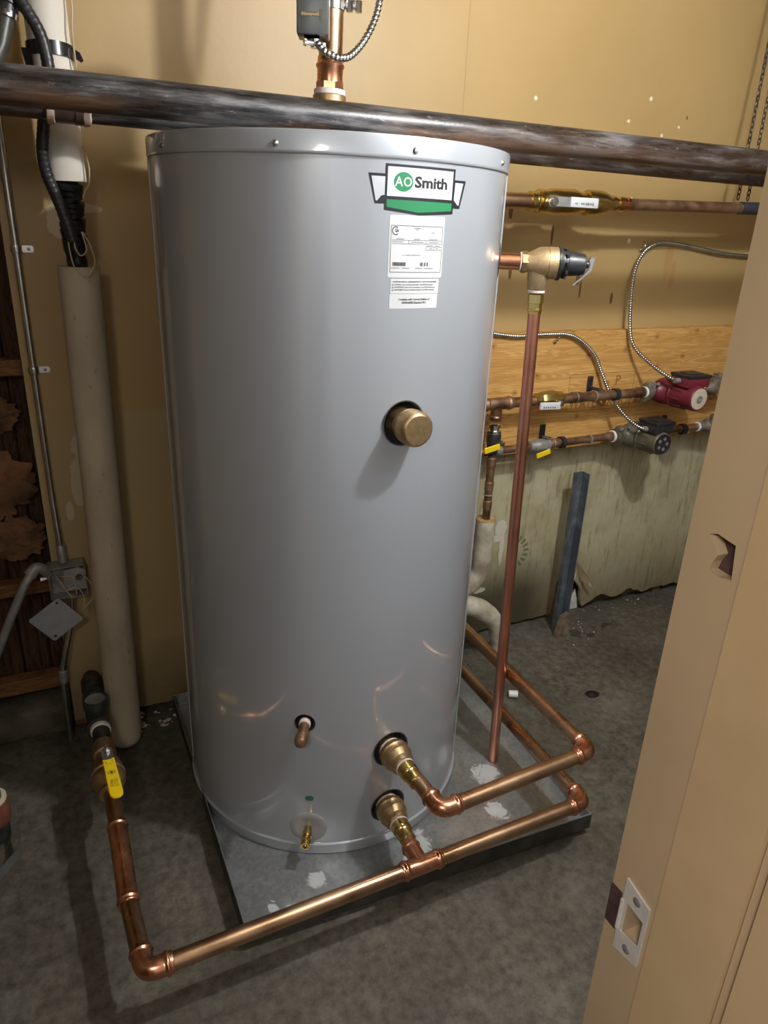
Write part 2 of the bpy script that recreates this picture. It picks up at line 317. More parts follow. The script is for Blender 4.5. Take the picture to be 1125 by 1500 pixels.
def box(bm, c, s, rot=None, bev=0.0, segs=2):
    r = bmesh.ops.create_cube(bm, size=1.0); vs = r['verts']
    bmesh.ops.scale(bm, vec=V(s), verts=vs)
    if bev:
        es = list({e for v in vs for e in v.link_edges}); g = bmesh.ops.bevel(bm, geom=es, offset=bev, segments=segs, affect='EDGES', profile=.5)
        vs = list(set(g['verts']) | {v for v in vs if v.is_valid})
    if rot is not None: bmesh.ops.rotate(bm, cent=(0, 0, 0), matrix=rot, verts=vs)
    bmesh.ops.translate(bm, vec=V(c), verts=vs); return vs
def prism(bm, poly, d, org=(0, 0, 0), ux=(1, 0, 0), uy=(0, 0, 1), holes=()):
    """flat outline in the plane (ux, uy) through org, given thickness d"""
    ux, uy, org = V(ux), V(uy), V(org); n = ux.cross(uy).normalized(); es = []
    for pl in [poly]+list(holes):
        vs = [bm.verts.new(org+ux*x+uy*y) for x, y in pl]
        es += [bm.edges.new((vs[i], vs[(i+1) % len(vs)])) for i in range(len(vs))]
    g = bmesh.ops.triangle_fill(bm, edges=es, use_beauty=True, use_dissolve=False)
    fs = [f for f in g['geom'] if isinstance(f, bmesh.types.BMFace)]
    if d:
        e = bmesh.ops.extrude_face_region(bm, geom=fs)
        bmesh.ops.translate(bm, vec=n*d, verts=[v for v in e['geom'] if isinstance(v, bmesh.types.BMVert)])
    bmesh.ops.recalc_face_normals(bm, faces=bm.faces[:])
def circle(cx, cy, r, n=20, ry=None): return [(cx+r*math.cos(2*math.pi*k/n), cy+(ry or r)*math.sin(2*math.pi*k/n)) for k in range(n)]
def rrect(x0, y0, x1, y1, r, n=4):
    o = []
    for cx, cy, a in ((x1-r, y1-r, 0), (x0+r, y1-r, 90), (x0+r, y0+r, 180), (x1-r, y0+r, 270)):
        for k in range(n+1):
            t = math.radians(a+90*k/n); o.append((cx+r*math.cos(t), cy+r*math.sin(t)))
    return o
def tag(o, label=None, cat=None, group=None, kind=None):
    for k, v in (('label', label), ('category', cat), ('group', group), ('kind', kind)):
        if v: o[k] = v
    return o
def thing(name, loc, label, cat, group=None):
    o = bpy.data.objects.new(name, None); COL.objects.link(o); o.location = loc; o.empty_display_size = .05
    return tag(o, label, cat, group)
def wloc(o):
    p = V((0, 0, 0))
    while o: p += o.location; o = o.parent
    return p
def obj(name, bm, mat, parent=None, smooth=True, angle=35, recalc=True):
    if recalc: bmesh.ops.recalc_face_normals(bm, faces=bm.faces[:])
    me = bpy.data.meshes.new(name); mats = mat if isinstance(mat, (list, tuple)) else [mat]
    for m_ in mats: me.materials.append(m_)
    if parent: off = wloc(parent)
    else:
        xs = [v.co for v in bm.verts]; off = V((sum(p.x for p in xs)/len(xs), sum(p.y for p in xs)/len(xs), min(p.z for p in xs)))
    bmesh.ops.translate(bm, vec=-off, verts=bm.verts[:]); bm.to_mesh(me); bm.free()
    if smooth:
        me.shade_smooth(); me.set_sharp_from_angle(angle=math.radians(angle))
    o = bpy.data.objects.new(name, me); COL.objects.link(o)
    if parent: o.parent = parent
    else: o.location = off
    return o
def B(): return bmesh.new()
def quick(name, mat, parent, fn, *a, smooth=True, **k):
    bm = B(); fn(bm, *a, **k); return obj(name, bm, mat, parent, smooth)
def turned(name, mat, parent, o, ax, prof, seg=24): return quick(name, mat, parent, turn, o, ax, prof, seg=seg)
def struct(o): o['kind'] = 'structure'; return o
def text_mesh(bm, txt, size, place, align='CENTER', sx=1.0, bold=0.0):
    c = bpy.data.curves.new('t', 'FONT'); c.body = txt; c.size = size; c.align_x = align; c.align_y = 'CENTER'; c.resolution_u = 2; c.offset = bold
    o = bpy.data.objects.new('t', c); COL.objects.link(o)
    dg = bpy.context.evaluated_depsgraph_get(); me = bpy.data.meshes.new_from_object(o.evaluated_get(dg))
    t = B(); t.from_mesh(me); vm = {}
    for v in t.verts: vm[v.index] = bm.verts.new(place(v.co.x*sx, v.co.y))
    for f in t.faces:
        try: bm.faces.new([vm[v.index] for v in f.verts])
        except ValueError: pass
    t.free(); bpy.data.objects.remove(o); bpy.data.curves.remove(c); bpy.data.meshes.remove(me)

# ------------------------------------------------------------------ room shell
bm = B()
fl = [(-3.2, -2.6), (3.4, -2.6), (3.4, 2.3), (-3.2, 2.3)]
HOLE = circle(1.60, 1.545, .027, 18, .021); HOLE = [(x+.003*math.sin(5*x*100), y) for x, y in HOLE]
prism(bm, fl, 0, (0, 0, 0), (1, 0, 0), (0, 1, 0), holes=[HOLE])
for f in bm.faces:
    if f.normal.z < 0: f.normal_flip()
floor = struct(obj('floor', bm, FLOOR, None, smooth=False, recalc=False))
bm = B(); turn(bm, (1.60, 1.545, -.07), (0, 0, 1), [(0, .018), (.03, .022), (.0705, .031)], 18, cap=False)
bmesh.ops.holes_fill(bm, edges=[e for e in bm.edges if e.is_boundary and e.verts[0].co.z < -.05])
obj('floor_hole', bm, M('wet_hole', (0.03, 0.027, 0.02), (0.06, 0.05, 0.04), 50, .5), floor)
def slab(name, x0, x1, y0, y1, z0, z1, m): 
    bm = B(); box(bm, ((x0+x1)/2, (y0+y1)/2, (z0+z1)/2), (x1-x0, y1-y0, z1-z0)); return struct(obj(name, bm, m, None, False))
slab('ceiling', -1.3, 3.0, .40, 2.25, 2.5, 2.56, PLAIN)
wb = slab('wall_back', -1.2, 2.9, 2.145, 2.2, 0, 2.5, SHEATH)
slab('wall_left', -1.26, -1.2, .40, 2.2, 0, 2.5, PLAIN)
slab('wall_right', 2.9, 2.96, .40, 2.2, 0, 2.5, PLAIN)
slab('wall_front', .56, 2.9, .285, .40, 0, 2.5, FRONTW)
slab('wall_front', -1.2, -.42, .285, .40, 0, 2.5, PLAIN)
slab('wall_front', -.42, .56, .285, .40, 2.08, 2.5, PLAIN)
slab('wall_hall', -3.2, 2.2, -1.86, -1.8, 0, 2.5, HALLW)
bm = B(); box(bm, (-1.12, -1.79, 1.02), (.74, .04, 2.04), None, .004, 1); struct(obj('reflection_panel', bm, M('dark_reflection_panel', (.10, .07, .05), (.13, .09, .06), 8, .5), None, False))  # unseen dark panel, added to split the hall's bright reflection on the tank
# drywall sheet with its torn bottom edge
bottom = []
x = 2.9; rnd = random.Random(3)
key = [(2.9, .045), (2.54, .03), (2.40, .035), (2.30, .022), (2.20, .055), (2.12, .03), (2.05, .062), (1.99, .035), (1.955, .02), (1.942, .05), (1.935, .10), (1.915, .13), (1.89, .155), (1.80, .17), (1.79, .018), (1.6, .018), (1.4, .015), (.3, .02), (-.035, .03)]
for (xa, za), (xb, zb) in zip(key, key[1:]):
    n = max(1, int((xa-xb)/.018))
    for k in range(n):
        t = k/n; bottom.append((xa+(xb-xa)*t, za+(zb-za)*t+(rnd.uniform(-.007, .009) if k and xa > 1.88 else rnd.uniform(-.003, .003))))
bottom.append((-.035, .03))
bm = B(); prism(bm, bottom+[(-.035, 1.0), (-.035, 2.5), (2.9, 2.5)], .016, (0, 2.046, 0), (1, 0, 0), (0, 0, 1))
dw = obj('drywall_panel', bm, WALL, wb, False)
bm = B(); prism(bm, [(-1.2, .02), (-.62, .02), (-.62, 2.5), (-1.2, 2.5)], .016, (0, 2.046, 0)); obj('drywall_panel', bm, WALL, wb, False)
for xs in (-.018, .60, 1.2, 1.8, 2.4, -.60):
    quick('stud', LUMBER, wb, box, (xs, 2.096, 1.25), (.034, .097, 2.5), smooth=False)
quick('sill_plate', CURB, wb, box, (.85, 2.11, .02), (4.1, .07, .04), smooth=False)
bm = B(); prism(bm, [(1.86, .0), (1.955, .0), (1.945, .05), (1.928, .095), (1.918, .07), (1.902, .105), (1.86, .09)], .003, (0, 2.06, 0)); obj('plaster_patch', bm, M('white_plaster', (.5, .5, .46), (.7, .7, .66), 30, .9), wb, False)
# torn flap of facing paper curling off the wall
bm = B(); n = 8; rows = []
for i in range(n+1):
    t = i/n; wd = .05*(1-t); c = V((1.900+.068*t, 2.026-.034*math.sin(t*2.4), .200-.075*t))
    rows.append([bm.verts.new(c+V((-.35*wd*u*2, -.004*abs(u)*2, wd*u*2*.9))) for u in (-.5, 0, .5)])
for a, b in zip(rows, rows[1:]):
    for k in range(2):
        if (a[k].co-a[k+1].co).length > 1e-6 and (b[k].co-b[k+1].co).length > 1e-6: bm.faces.new((a[k], a[k+1], b[k+1], b[k]))
e = bmesh.ops.solidify(bm, geom=bm.faces[:], thickness=.0012); obj('torn_paper', bm, PAPER, wb)
# open stud bay at the far left
for i, xs in enumerate([-.60+.075*k for k in range(8)]):
    quick('sheathing_board', SHEATH, wb, box, (xs+.036, 2.136-.002*(i % 3), 1.25), (.071, .02, 2.5), None, .003, 1, smooth=False)
for z, h, dz in ((1.115, .042, 0), (.487, .04, .0), (.165, .048, .0), (1.62, .04, 0)):
    quick('nailing_block', LUMBER, wb, box, (-.31, 2.085, z), (.55, .045, h), Matrix.Rotation(dz, 3, 'Y'), .003, 1, smooth=False)
bm = B(); box(bm, (-.62, 2.085, .05), (1.14, .11, .10), None, .012, 2)
for v in bm.verts: v.co += V((noise.noise(v.co*9)*.01, noise.noise(v.co*7+V((3, 0, 0)))*.01, noise.noise(v.co*8)*.008))
obj('concrete_curb', bm, CURB, wb)
def lump(bm, c, s, amp=.35, seed=0, f=3.0, sub=4):
    r = bmesh.ops.create_icosphere(bm, subdivisions=sub, radius=1.0)
    for v in r['verts']:
        d = 1+amp*noise.fractal(v.co*f*.5+V((seed, seed, 0)), 1, 2, 4); v.co = V((v.co.x*s[0], v.co.y*s[1], v.co.z*s[2]))*d+V(c)
bm = B(); lump(bm, (-.24, 2.08, .80), (.18, .020, .11), .28, 1, 7, 5); lump(bm, (-.12, 2.08, .64), (.075, .020, .06), .28, 5, 7, 5); lump(bm, (-.3, 2.085, 1.25), (.2, .020, .08), .28, 9, 7, 5); lump(bm, (-.16, 2.085, .99), (.09, .020, .05), .28, 12, 7, 5)
tag(obj('fibre_insulation', bm, INSUL), 'clumps of brown fibre insulation stuffed in the open stud bay at left', 'insulation', kind='stuff')

# ------------------------------------------------------------------ door frame (the opening the view looks through)
t = tag(thing('door_1', (.53, .34, 0), None, None), kind='structure')
HZ, SZ = 1.247, .808
def jamb_box(y0, y1, m, name, x0=.5, x1=.565, cuts=()):
    """vertical board with rectangular pockets (y0,y1,z0,z1,depth) cut into its -X face"""
    bm = B(); outline = [(y0, 0), (y1, 0), (y1, 2.08), (y0, 2.08)]
    holes = [c for c in cuts]
    prism(bm, outline, x1-x0, (x0, 0, 0), (0, 1, 0), (0, 0, 1), holes=holes); return obj(name, bm, m, t, False)
rg = random.Random(5)
dead = [(.3535, 1.2335), (.357, 1.264), (.368, 1.2655), (.376, 1.267), (.384, 1.2635), (.376, 1.256), (.371, 1.249), (.375, 1.241), (.377, 1.232), (.366, 1.231)]
jamb_box(.3465, .405, JAMB, 'jamb_edge', cuts=[dead, [(.358, .786), (.358, .836), (.380, .836), (.380, .786)]])
for k, (zc, hh) in enumerate(((HZ, .07), (SZ+.003, .07))): quick('pocket', MORTISE, t, box, (.535+.014*k, .367, zc), ((.046, .03)[k], .0385, hh), smooth=False)
jamb_box(.266, .3455, JAMB2, 'door_stop', .4985, .565)
jamb_box(.255, .265, JAMB, 'casing_groove', .505, .565)
jamb_box(.16, .254, JAMB2, 'casing', .4995, .565)
jamb_box(.12, .405, JAMB, 'left_jamb', -.42, -.36)
bm = B(); box(bm, (.07, .33, 2.065), (.86, .15, .03)); obj('head_jamb', bm, JAMB, t, False)
# strike plate: two screw ears round an open latch hole, lip turned over the corner
bm = B()
out = [(.352, .768), (.386, .760), (.3865, .862), (.352, .852)]
prism(bm, out, -.0022, (.5, 0, 0), (0, 1, 0), (0, 0, 1), holes=[[(.3525+.0035, .793), (.381, .789), (.381, .833), (.356, .829)]])
sp = obj('strike_plate', bm, STRIKE, t, False); sp['label'] = 'pale metal strike plate with two screws'
bm = B(); sweep(bm, [(.4972, .3855, .790), (.4972, .3855, .832)], .0022, 8); obj('strike_lip', bm, STRIKE, sp)
for zc in (.7755, .8465):
    bm = B(); turn(bm, (.4978, .368, zc), (-1, 0, 0), [(0, .0052), (.0008, .0052), (.0016, .004), (.0017, .0001)], 16); obj('screw', bm, ZINC, sp)
quick('mortise_cut', MORTISE, t, box, (.512, .3975, .808), (.025, .0165, .055), smooth=False)

# ------------------------------------------------------------------ storage tank
TC = V((.629, 1.604, 0)); TR = .377
def tp(s, z, e=0.0, off=0.0):
    th = s/TR; r = TR+e; return V((TC.x+r*math.sin(th), TC.y-r*math.cos(th), z))
def tn(s): th = s/TR; return V((math.sin(th), -math.cos(th), 0))
tank = thing('storage_tank', (.629, 1.604, .032), 'tall grey enamelled water storage tank standing in a metal pan', 'water tank')
OPEN = [(-.188, .428, .024), (.021, .325, .046), (.021, .150, .046), (.0115, 1.131, .045), (62/180*math.pi*TR, 1.43, .040)]
bm = B()
turn(bm, (TC.x, TC.y, 0), (0, 0, 1), [(.066, TR), (.0665, TR-.001)]+[(z, TR) for z in (.07, 1.604)]+[(1.606, TR-.003)], 192, cap=False)
bm.faces.ensure_lookup_table()
bmesh.ops.recalc_face_normals(bm, faces=bm.faces[:])
# openings: cut round holes by dropping faces after subdividing is costly; use a boolean-free ring collar set proud of the jacket instead
jacket_bm = bm
def cutter(s, z, r):
    n = tn(s); c = B(); turn(c, tp(s, z, -.05), n, [(0, r), (.1, r)], 32); me = bpy.data.meshes.new('c'); bmesh.ops.recalc_face_normals(c, faces=c.faces[:]); c.to_mesh(me); c.free()
    o = bpy.data.objects.new('c', me); COL.objects.link(o); return o
bm = jacket_bm
# give the shell thickness so holes show an edge
inner = [(z, TR-.0015) for z in (1.600, .07)]
bm.free(); bm = B()
turn(bm, (TC.x, TC.y, 0), (0, 0, 1), [(.066, TR-.0015), (.066, TR), (.35, TR), (.7, TR), (1.05, TR), (1.3, TR), (1.606, TR), (1.606, TR-.0015), (1.0, TR-.0015), (.5, TR-.0015), (.066, TR-.0015)], 192, cap=False)
bmesh.ops.remove_doubles(bm, verts=bm.verts[:], dist=1e-6)
jacket = obj('jacket', bm, TANK, tank, angle=30)
cuts = [cutter(*o) for o in OPEN]
for c in cuts:
    mo = jacket.modifiers.new('b', 'BOOLEAN'); mo.operation = 'DIFFERENCE'; mo.object = c; mo.solver = 'EXACT'
bpy.context.view_layer.update()
dg = bpy.context.evaluated_depsgraph_get(); nm = bpy.data.meshes.new_from_object(jacket.evaluated_get(dg))
jacket.modifiers.clear(); jacket.data = nm
for c in cuts: bpy.data.objects.remove(c)
nm.shade_smooth(); nm.set_sharp_from_angle(angle=math.radians(30))
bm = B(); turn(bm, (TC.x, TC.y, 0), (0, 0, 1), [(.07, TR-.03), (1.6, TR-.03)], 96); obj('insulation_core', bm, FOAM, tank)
# top pan with rolled lip
bm = B(); turn(bm, (TC.x, TC.y, 0), (0, 0, 1), [(1.6015, TR+.0005), (1.6005, TR+.003), (1.603, TR+.0045), (1.606, TR+.0042), (1.633, TR+.0042), (1.6365, TR+.003), (1.6375, TR+.0005), (1.637, TR-.004), (1.631, TR-.007), (1.630, .0001)], 192, cap=False)
lid = obj('top_lid', bm, TANK, tank, angle=40)
for s in (-.2347, .0057, -.5019, .26, .49, -.75, .75, 1.0):
    bm = B(); turn(bm, tp(s, 1.6145, .0042), tn(s), [(0, .0055), (.001, .0055), (.0035, .0035), (.0042, .0001)], 12); obj('screw', bm, CHROME, lid)
bm = B(); turn(bm, (TC.x, TC.y, 0), (0, 0, 1), [(.032, TR-.01), (.032, TR+.002), (.036, TR+.0045), (.058, TR+.0045), (.0605, TR+.0055), (.0635, TR+.005), (.0645, TR+.001), (.067, TR-.001)], 192, cap=False); obj('base_ring', bm, TANK, tank, angle=40)
# rolled vertical seam of the jacket, at the left silhouette
for s in (-.672,):
    bm = B(); sweep(bm, [tp(s, .07, .001), tp(s, 1.60, .001)], .0028, 8); obj('jacket_seam', bm, TANK, tank)
bm = B(); sweep(bm, [tp(.392, .07, .0005), tp(.392, 1.60, .0005)], .003, 8); obj('jacket_seam', bm, TANK, tank)
# metal collars in the openings
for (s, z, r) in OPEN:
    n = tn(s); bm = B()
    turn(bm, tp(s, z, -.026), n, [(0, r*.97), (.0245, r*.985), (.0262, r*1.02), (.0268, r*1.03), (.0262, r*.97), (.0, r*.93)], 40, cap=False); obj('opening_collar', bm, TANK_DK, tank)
# decals wrapped round the jacket
def wrap(polys, name, mat, parent, e, step=.01):
    bm = B()
    for pl in polys:
        holes = []
        if isinstance(pl, dict): holes = pl['holes']; pl = pl['o']
        prism(bm, pl, 0, (0, 0, 0), (1, 0, 0), (0, 1, 0), holes=holes)
    x = min(v.co.x for v in bm.verts)+step; xm = max(v.co.x for v in bm.verts)
    while x < xm:
        bmesh.ops.bisect_plane(bm, geom=bm.verts[:]+bm.edges[:]+bm.faces[:], plane_co=(x, 0, 0), plane_no=(1, 0, 0)); x += step
    for v in bm.verts: v.co = tp(v.co.x, v.co.y, e)
    for f in bm.faces:
        f.normal_update(); c = f.calc_center_median()
        if f.normal.dot(V((c.x-TC.x, c.y-TC.y, 0))) < 0: f.normal_flip()
    return obj(name, bm, mat, parent, False, recalc=False)
def wtext(bm, txt, s, z, size, e, align='CENTER', sx=1.0, bold=0.0):
    text_mesh(bm, txt, size, lambda a, b: tp(s+a, z+b, e), align, sx, bold)
main = [(-.0468, 1.5925), (.0989, 1.5917), (.0979, 1.5168), (.0217, 1.5122), (-.0473, 1.519)]
badge = wrap([main, [(-.0771, 1.5766), (-.0457, 1.5765), (-.0459, 1.5289), (-.0644, 1.5288)], [(.0975, 1.5741), (.1285, 1.5741), (.1152, 1.5267), (.0961, 1.527)]], 'maker_badge', BADGE_BLACK, tank, .0006)
wrap([[(-.0423, 1.5882), (.0935, 1.5874), (.0930, 1.5405), (-.0430, 1.5415)]], 'badge_panel', WHITE, badge, .0009)
wrap([[(-.043, 1.5362), (.0934, 1.5350), (.0936, 1.522), (.0190, 1.5166), (-.043, 1.5238)]], 'badge_ribbon', GREEN, badge, .0009)
for wg in ([(-.0718, 1.572), (-.0470, 1.5719), (-.0472, 1.5428), (-.053, 1.5418), (-.0606, 1.5329), (-.0632, 1.5335)], [(.0998, 1.5697), (.1211, 1.5696), (.1118, 1.532), (.109, 1.5324), (.0996, 1.5401), (.0985, 1.5404)]): wrap([wg], 'badge_wing', BADGE_GREY, badge, .0009)
wrap([circle(-.0126, 1.5651, .0185, 32, .0155)], 'badge_disc', GREEN, badge, .0012)
bm = B(); wtext(bm, 'A', -.0215, 1.5645, .0215, .0015, bold=.0003, sx=1.0); wtext(bm, 'O', -.0048, 1.5645, .0215, .0015, bold=.0003); obj('badge_letters', bm, WHITE, badge, False, recalc=False)
bm = B(); wtext(bm, 'Smith', .0090, 1.5650, .0245, .0012, 'LEFT', sx=1.28, bold=.0008); wtext(bm, '.', .0833, 1.5570, .018, .0012); obj('badge_lettering', bm, INK, badge, False, recalc=False)
lab = wrap([rrect(-.0358, 1.4060, .0800, 1.5115, .003)], 'rating_label', WHITE, tank, .0005)
def strip(x0, y0, x1, y1, w=.0007):
    dx, dy = x1-x0, y1-y0; l = math.hypot(dx, dy); a, b = -dy/l*w/2, dx/l*w/2
    return [(x0+a, y0+b), (x1+a, y1+b), (x1-a, y1-b), (x0-a, y0-b)]
ln = [strip(-.0323, 1.4943, .0762, 1.4943, .0008), strip(-.0323, 1.4155, .0764, 1.4155, .0008), strip(-.0323, 1.4155, -.0323, 1.4943, .0008), strip(.0763, 1.4155, .0763, 1.4943, .0008)]
wrap(ln, 'label_border', INK, lab, .0008)
ln = [strip(-.0299, 1.4700, .0750, 1.4704), strip(-.0299, 1.4640, .0750, 1.4650), strip(.0031, 1.4645, .0031, 1.470), strip(.0391, 1.4645, .0391, 1.470), strip(.0397, 1.4597, .0749, 1.4597), strip(.0397, 1.4542, .0749, 1.4545), strip(.0397, 1.4597, .0397, 1.4542), strip(.057, 1.4597, .057, 1.4542)]
rb = random.Random(2)
for x0, x1 in ((-.0276, -.0013), (.0289, .0345), (.0372, .0405), (.0432, .0462)):
    x = x0
    while x < x1: wd = rb.choice((.0004, .0006, .0009)); ln.append([(x, 1.4263), (x+wd, 1.4263), (x+wd, 1.4328), (x, 1.4328)]); x += wd+rb.choice((.0004, .0006))
# illegible small print as broken rules
for x0, x1, z in ((-.022, -.008, 1.4722), (.014, .026, 1.4722), (.046, .066, 1.4722), (-.0295, -.009, 1.4672), (.008, .033, 1.4672), (.047, .067, 1.4672), (.041, .055, 1.4618), (.060, .071, 1.4618), (.047, .053, 1.4568), (.062, .068, 1.4568), (.0125, .0275, 1.4910), (.0165, .0225, 1.4882), (.0505, .0575, 1.4838), (-.031, -.013, 1.4226), (-.009, .006, 1.4226), (.019, .034, 1.4226), (.038, .058, 1.4226)):
    x = x0
    while x < x1: wd = rb.uniform(.0008, .0016); ln.append([(x, z-.0006), (x+wd, z-.0006), (x+wd, z+.0006), (x, z+.0006)]); x += wd+.0006
wrap(ln, 'label_print', INKGREY, lab, .0008, .02)
bm = B(); wtext(bm, 'A. O. SMITH CORPORATION', .0102, 1.4447, .0030, .0008); wtext(bm, 'SA', -.0212, 1.4856, .0078, .0008, sx=.80, bold=.0002)
obj('label_lettering', bm, INK, lab, False, recalc=False)['kind'] = 'stuff'
arc = [(-.0235+.0072*math.cos(a), 1.4856+.0072*math.sin(a)) for a in [math.radians(50+260*k/24) for k in range(25)]]+[(-.0235+.0057*math.cos(a), 1.4856+.0057*math.sin(a)) for a in [math.radians(310-260*k/24) for k in range(25)]]
wrap([arc], 'approval_mark', INK, lab, .0008)
l2 = wrap([rrect(-.0295, 1.3782, .0743, 1.4042, .0015)], 'notice_label', WHITE, tank, .0005)
bm = B(); wtext(bm, 'CALIFORNIA PROP 65 - CALIFORNIA PROP 65 - PROP 65 DE CALIFORNIA', .0215, 1.3988, .0033, .0008, sx=.88, bold=.00008)
for i, (tx, z) in enumerate((('WARNING: Cancer and Reproductive Harm - www.P65Warnings.ca.gov', 1.3939), ('ADVERTENCIA: Cancer y dano reproductivo - www.P65Warnings.ca.gov', 1.3893), ('AVERTISSEMENT: Cancer et troubles reproductifs - www.P65Warnings.ca.gov', 1.3848))):
    wtext(bm, tx, -.0226, z, .0033, .0008, 'LEFT', sx=(.85, .89, .82)[i], bold=.00005)
obj('label_lettering', bm, INK, l2, False, recalc=False)['kind'] = 'stuff'
wrap([{'o': [(-.0275, z-.0016), (-.0235, z-.0016), (-.0255, z+.0018)], 'holes': [[(-.0266, z-.0010), (-.0244, z-.0010), (-.0255, z+.0008)]]} for z in (1.3939, 1.3893, 1.3848)], 'warning_triangle', INK, l2, .0008, .02)
l3 = wrap([[(-.0306, 1.3512), (.0727, 1.3514), (.0729, 1.3775), (-.0306, 1.3775)]], 'standard_label', WHITE, tank, .0005)
bm = B(); wtext(bm, 'Complies with Current Edition of', .0205, 1.3677, .0052, .0008, sx=.94, bold=.00012); wtext(bm, 'ASHRAE/IES Standard 90.1', .0205, 1.3618, .0052, .0008, sx=.94, bold=.00012); obj('label_lettering', bm, INK, l3, False, recalc=False)['kind'] = 'stuff'
gd = wrap([[( -.1768+.0105*math.cos(a)*(1.1 if math.cos(a) < 0 else .9), .2072+.0085*math.sin(a)+.001*math.sin(3*a)) for a in [2*math.pi*k/12 for k in range(12)]]], 'green_dot', GREEN_STICKER, tank, .0006); gd['label'] = 'small green dot'
# capped bronze port
s, z = .0115, 1.131; n = tn(s)
turned('bronze_cap', BRONZE, tank, tp(s, z, -.03), n+V((.02, 0, 0)), [(0, .029), (.042, .029), (.044, .033), (.050, .0345), (.053, .0325), (.055, .0325), (.058, .0355), (.078, .0355), (.083, .034), (.087, .029), (.088, .0001)], 40)['label'] = 'round bronze cap'
turned('thread_tape', TAPE, tank, tp(s, z, .010), n, [(0, .0302), (.003, .0312), (.005, .0302)], 32)
# small capped brass nipple
s, z = -.188, .428; n = (tn(s)+V((0, 0, -.05))).normalized()
turned('thread_tape', TAPE, tank, tp(s, z, -.004), n, [(0, .0135), (.009, .014), (.011, .0125)], 20)
turned('capped_nipple', COPPER_OLD, tank, tp(s, z, -.03), n, [(0, .0115), (.066, .0115), (.067, .013), (.071, .0135), (.073, .013), (.075, .0148), (.088, .0150), (.096, .0125), (.099, .007), (.0995, .0001)], 24)
# drain cock and its round escutcheon
s, z = -.180, .1165; n = tn(s)
turned('escutcheon', M('escutcheon_grey', (.30, .29, .28), (.34, .33, .32), 10, .3), tank, tp(s, z, -.0035), n, [(0, .046), (.004, .0455), (.007, .040), (.0065, .030), (.006, .026), (.0055, .015), (.0055, .0001)], 40)
dv = turned('drain_cock', BRASS, tank, tp(s, z, 0), n, [(0, .009), (.018, .009), (.019, .012), (.030, .012), (.031, .0095), (.040, .0105), (.043, .0125), (.050, .0125), (.051, .010), (.058, .0115), (.0605, .011), (.0605, .0065), (.052, .006), (.052, .0001)], 20)
bm = B(); turn(bm, tp(s, z, .030), V((0, 0, -1)), [(0, .008), (.016, .008), (.0165, .0095), (.026, .0095), (.026, .005), (.018, .0045), (.018, .0001)], 16); obj('spout', bm, BRASS, dv)

# ------------------------------------------------------------------ drain pan
pan = thing('drain_pan', (.74, 1.53, 0), 'square galvanised sheet metal drain pan under the grey tank, stained white', 'drain pan')
FLc, FRc, BRc, BLc = V((.25, 1.10, 0)), V((1.172, 1.060, 0)), V((1.240, 1.975, 0)), V((.257, 1.99, 0))
def loft(bm, rings, close=True):
    rs = [[bm.verts.new(p) for p in r] for r in rings]
    for a, b in zip(rs, rs[1:]):
        n = len(a)
        for k in range(n): bm.faces.new((a[k], a[(k+1) % n], b[(k+1) % n], b[k]))
    return rs
def quadring(ins, z):
    c = (FLc+FRc+BRc+BLc)/4; o = []
    for q in (FLc, FRc, BRc, BLc):
        d = V((1 if q.x > c.x else -1, 1 if q.y > c.y else -1, 0)); p = q-d*ins; o.append(V((p.x, p.y, z)))
    return o
bm = B(); rs = loft(bm, [quadring(.004, .026), quadring(0, .030), quadring(0, .069), quadring(.0015, .0702), quadring(.003, .069), quadring(.004, .034), quadring(.007, .0315)])
bm.faces.new(rs[-1]); bm.faces.new(rs[0][::-1]); obj('tray', bm, PAN, pan, False)
bm = B(); loft(bm, [quadring(-.001, .022), quadring(-.001, .066)]); obj('pan_shade_skirt', bm, M('shaded_pan_side', (.03, .027, .022), (.07, .06, .05), 20, .7, .3), pan, False)['label'] = 'outer side with its shade painted dark'  # the shade on the pan's outer faces, painted as a dark colour
bm = B(); loft(bm, [quadring(.012, 0.001), quadring(.012, .0255)]); bm.verts.ensure_lookup_table(); bm.faces.new(bm.verts[4:8]); bm.faces.new(bm.verts[0:4][::-1]); obj('plywood_base', bm, DARKSLAB, pan, False)['label'] = 'dark board under the tray'

# ------------------------------------------------------------------ copper piping
def bead_profile(L, r, ends=(True, True)):
    """arclength -> radius for a fitting with rolled beads at its sockets"""
    def f(s):
        rr = r+.0022
        for on, d in ((ends[0], s), (ends[1], L-s)):
            if on:
                if d < .003: rr = r+.0015+.0016*(d/.003)
                elif .006 < d < .016: rr = max(rr, r+.0022+.0032*math.sin((d-.006)/.010*math.pi))
        return rr
    return f
def fitting(name, pts, r, parent, mat=None, ends=(True, True), rad=.03):
    p = resample(fillet(pts, rad, 10), .0022) if len(pts) > 2 else resample([V(q) for q in pts], .0022)
    Ln = sum((b-a).length for a, b in zip(p, p[1:])); f = bead_profile(Ln, r, ends); s = 0; rr = []
    for i, q in enumerate(p):
        if i: s += (q-p[i-1]).length
        rr.append(f(s))
    bm = B(); sweep(bm, p, rr, 28); return obj(name, bm, mat or COPPER, parent, angle=60)
def pipe(name, a, b, r, parent, mat=None, seg=28):
    bm = B(); a, b = V(a), V(b); n = max(2, int((b-a).length/.08)); sweep(bm, [a.lerp(b, k/n) for k in range(n+1)], r, seg); return obj(name, bm, mat or COPPER_PIPE, parent)
def elbow(c, a, b, r, parent, s=.05, mat=None):
    c = V(c); da = (V(a)-c).normalized(); db = (V(b)-c).normalized()
    return fitting('elbow', [c+da*s, c, c+db*s], r, parent, mat, rad=s*.72)
R1 = .0178
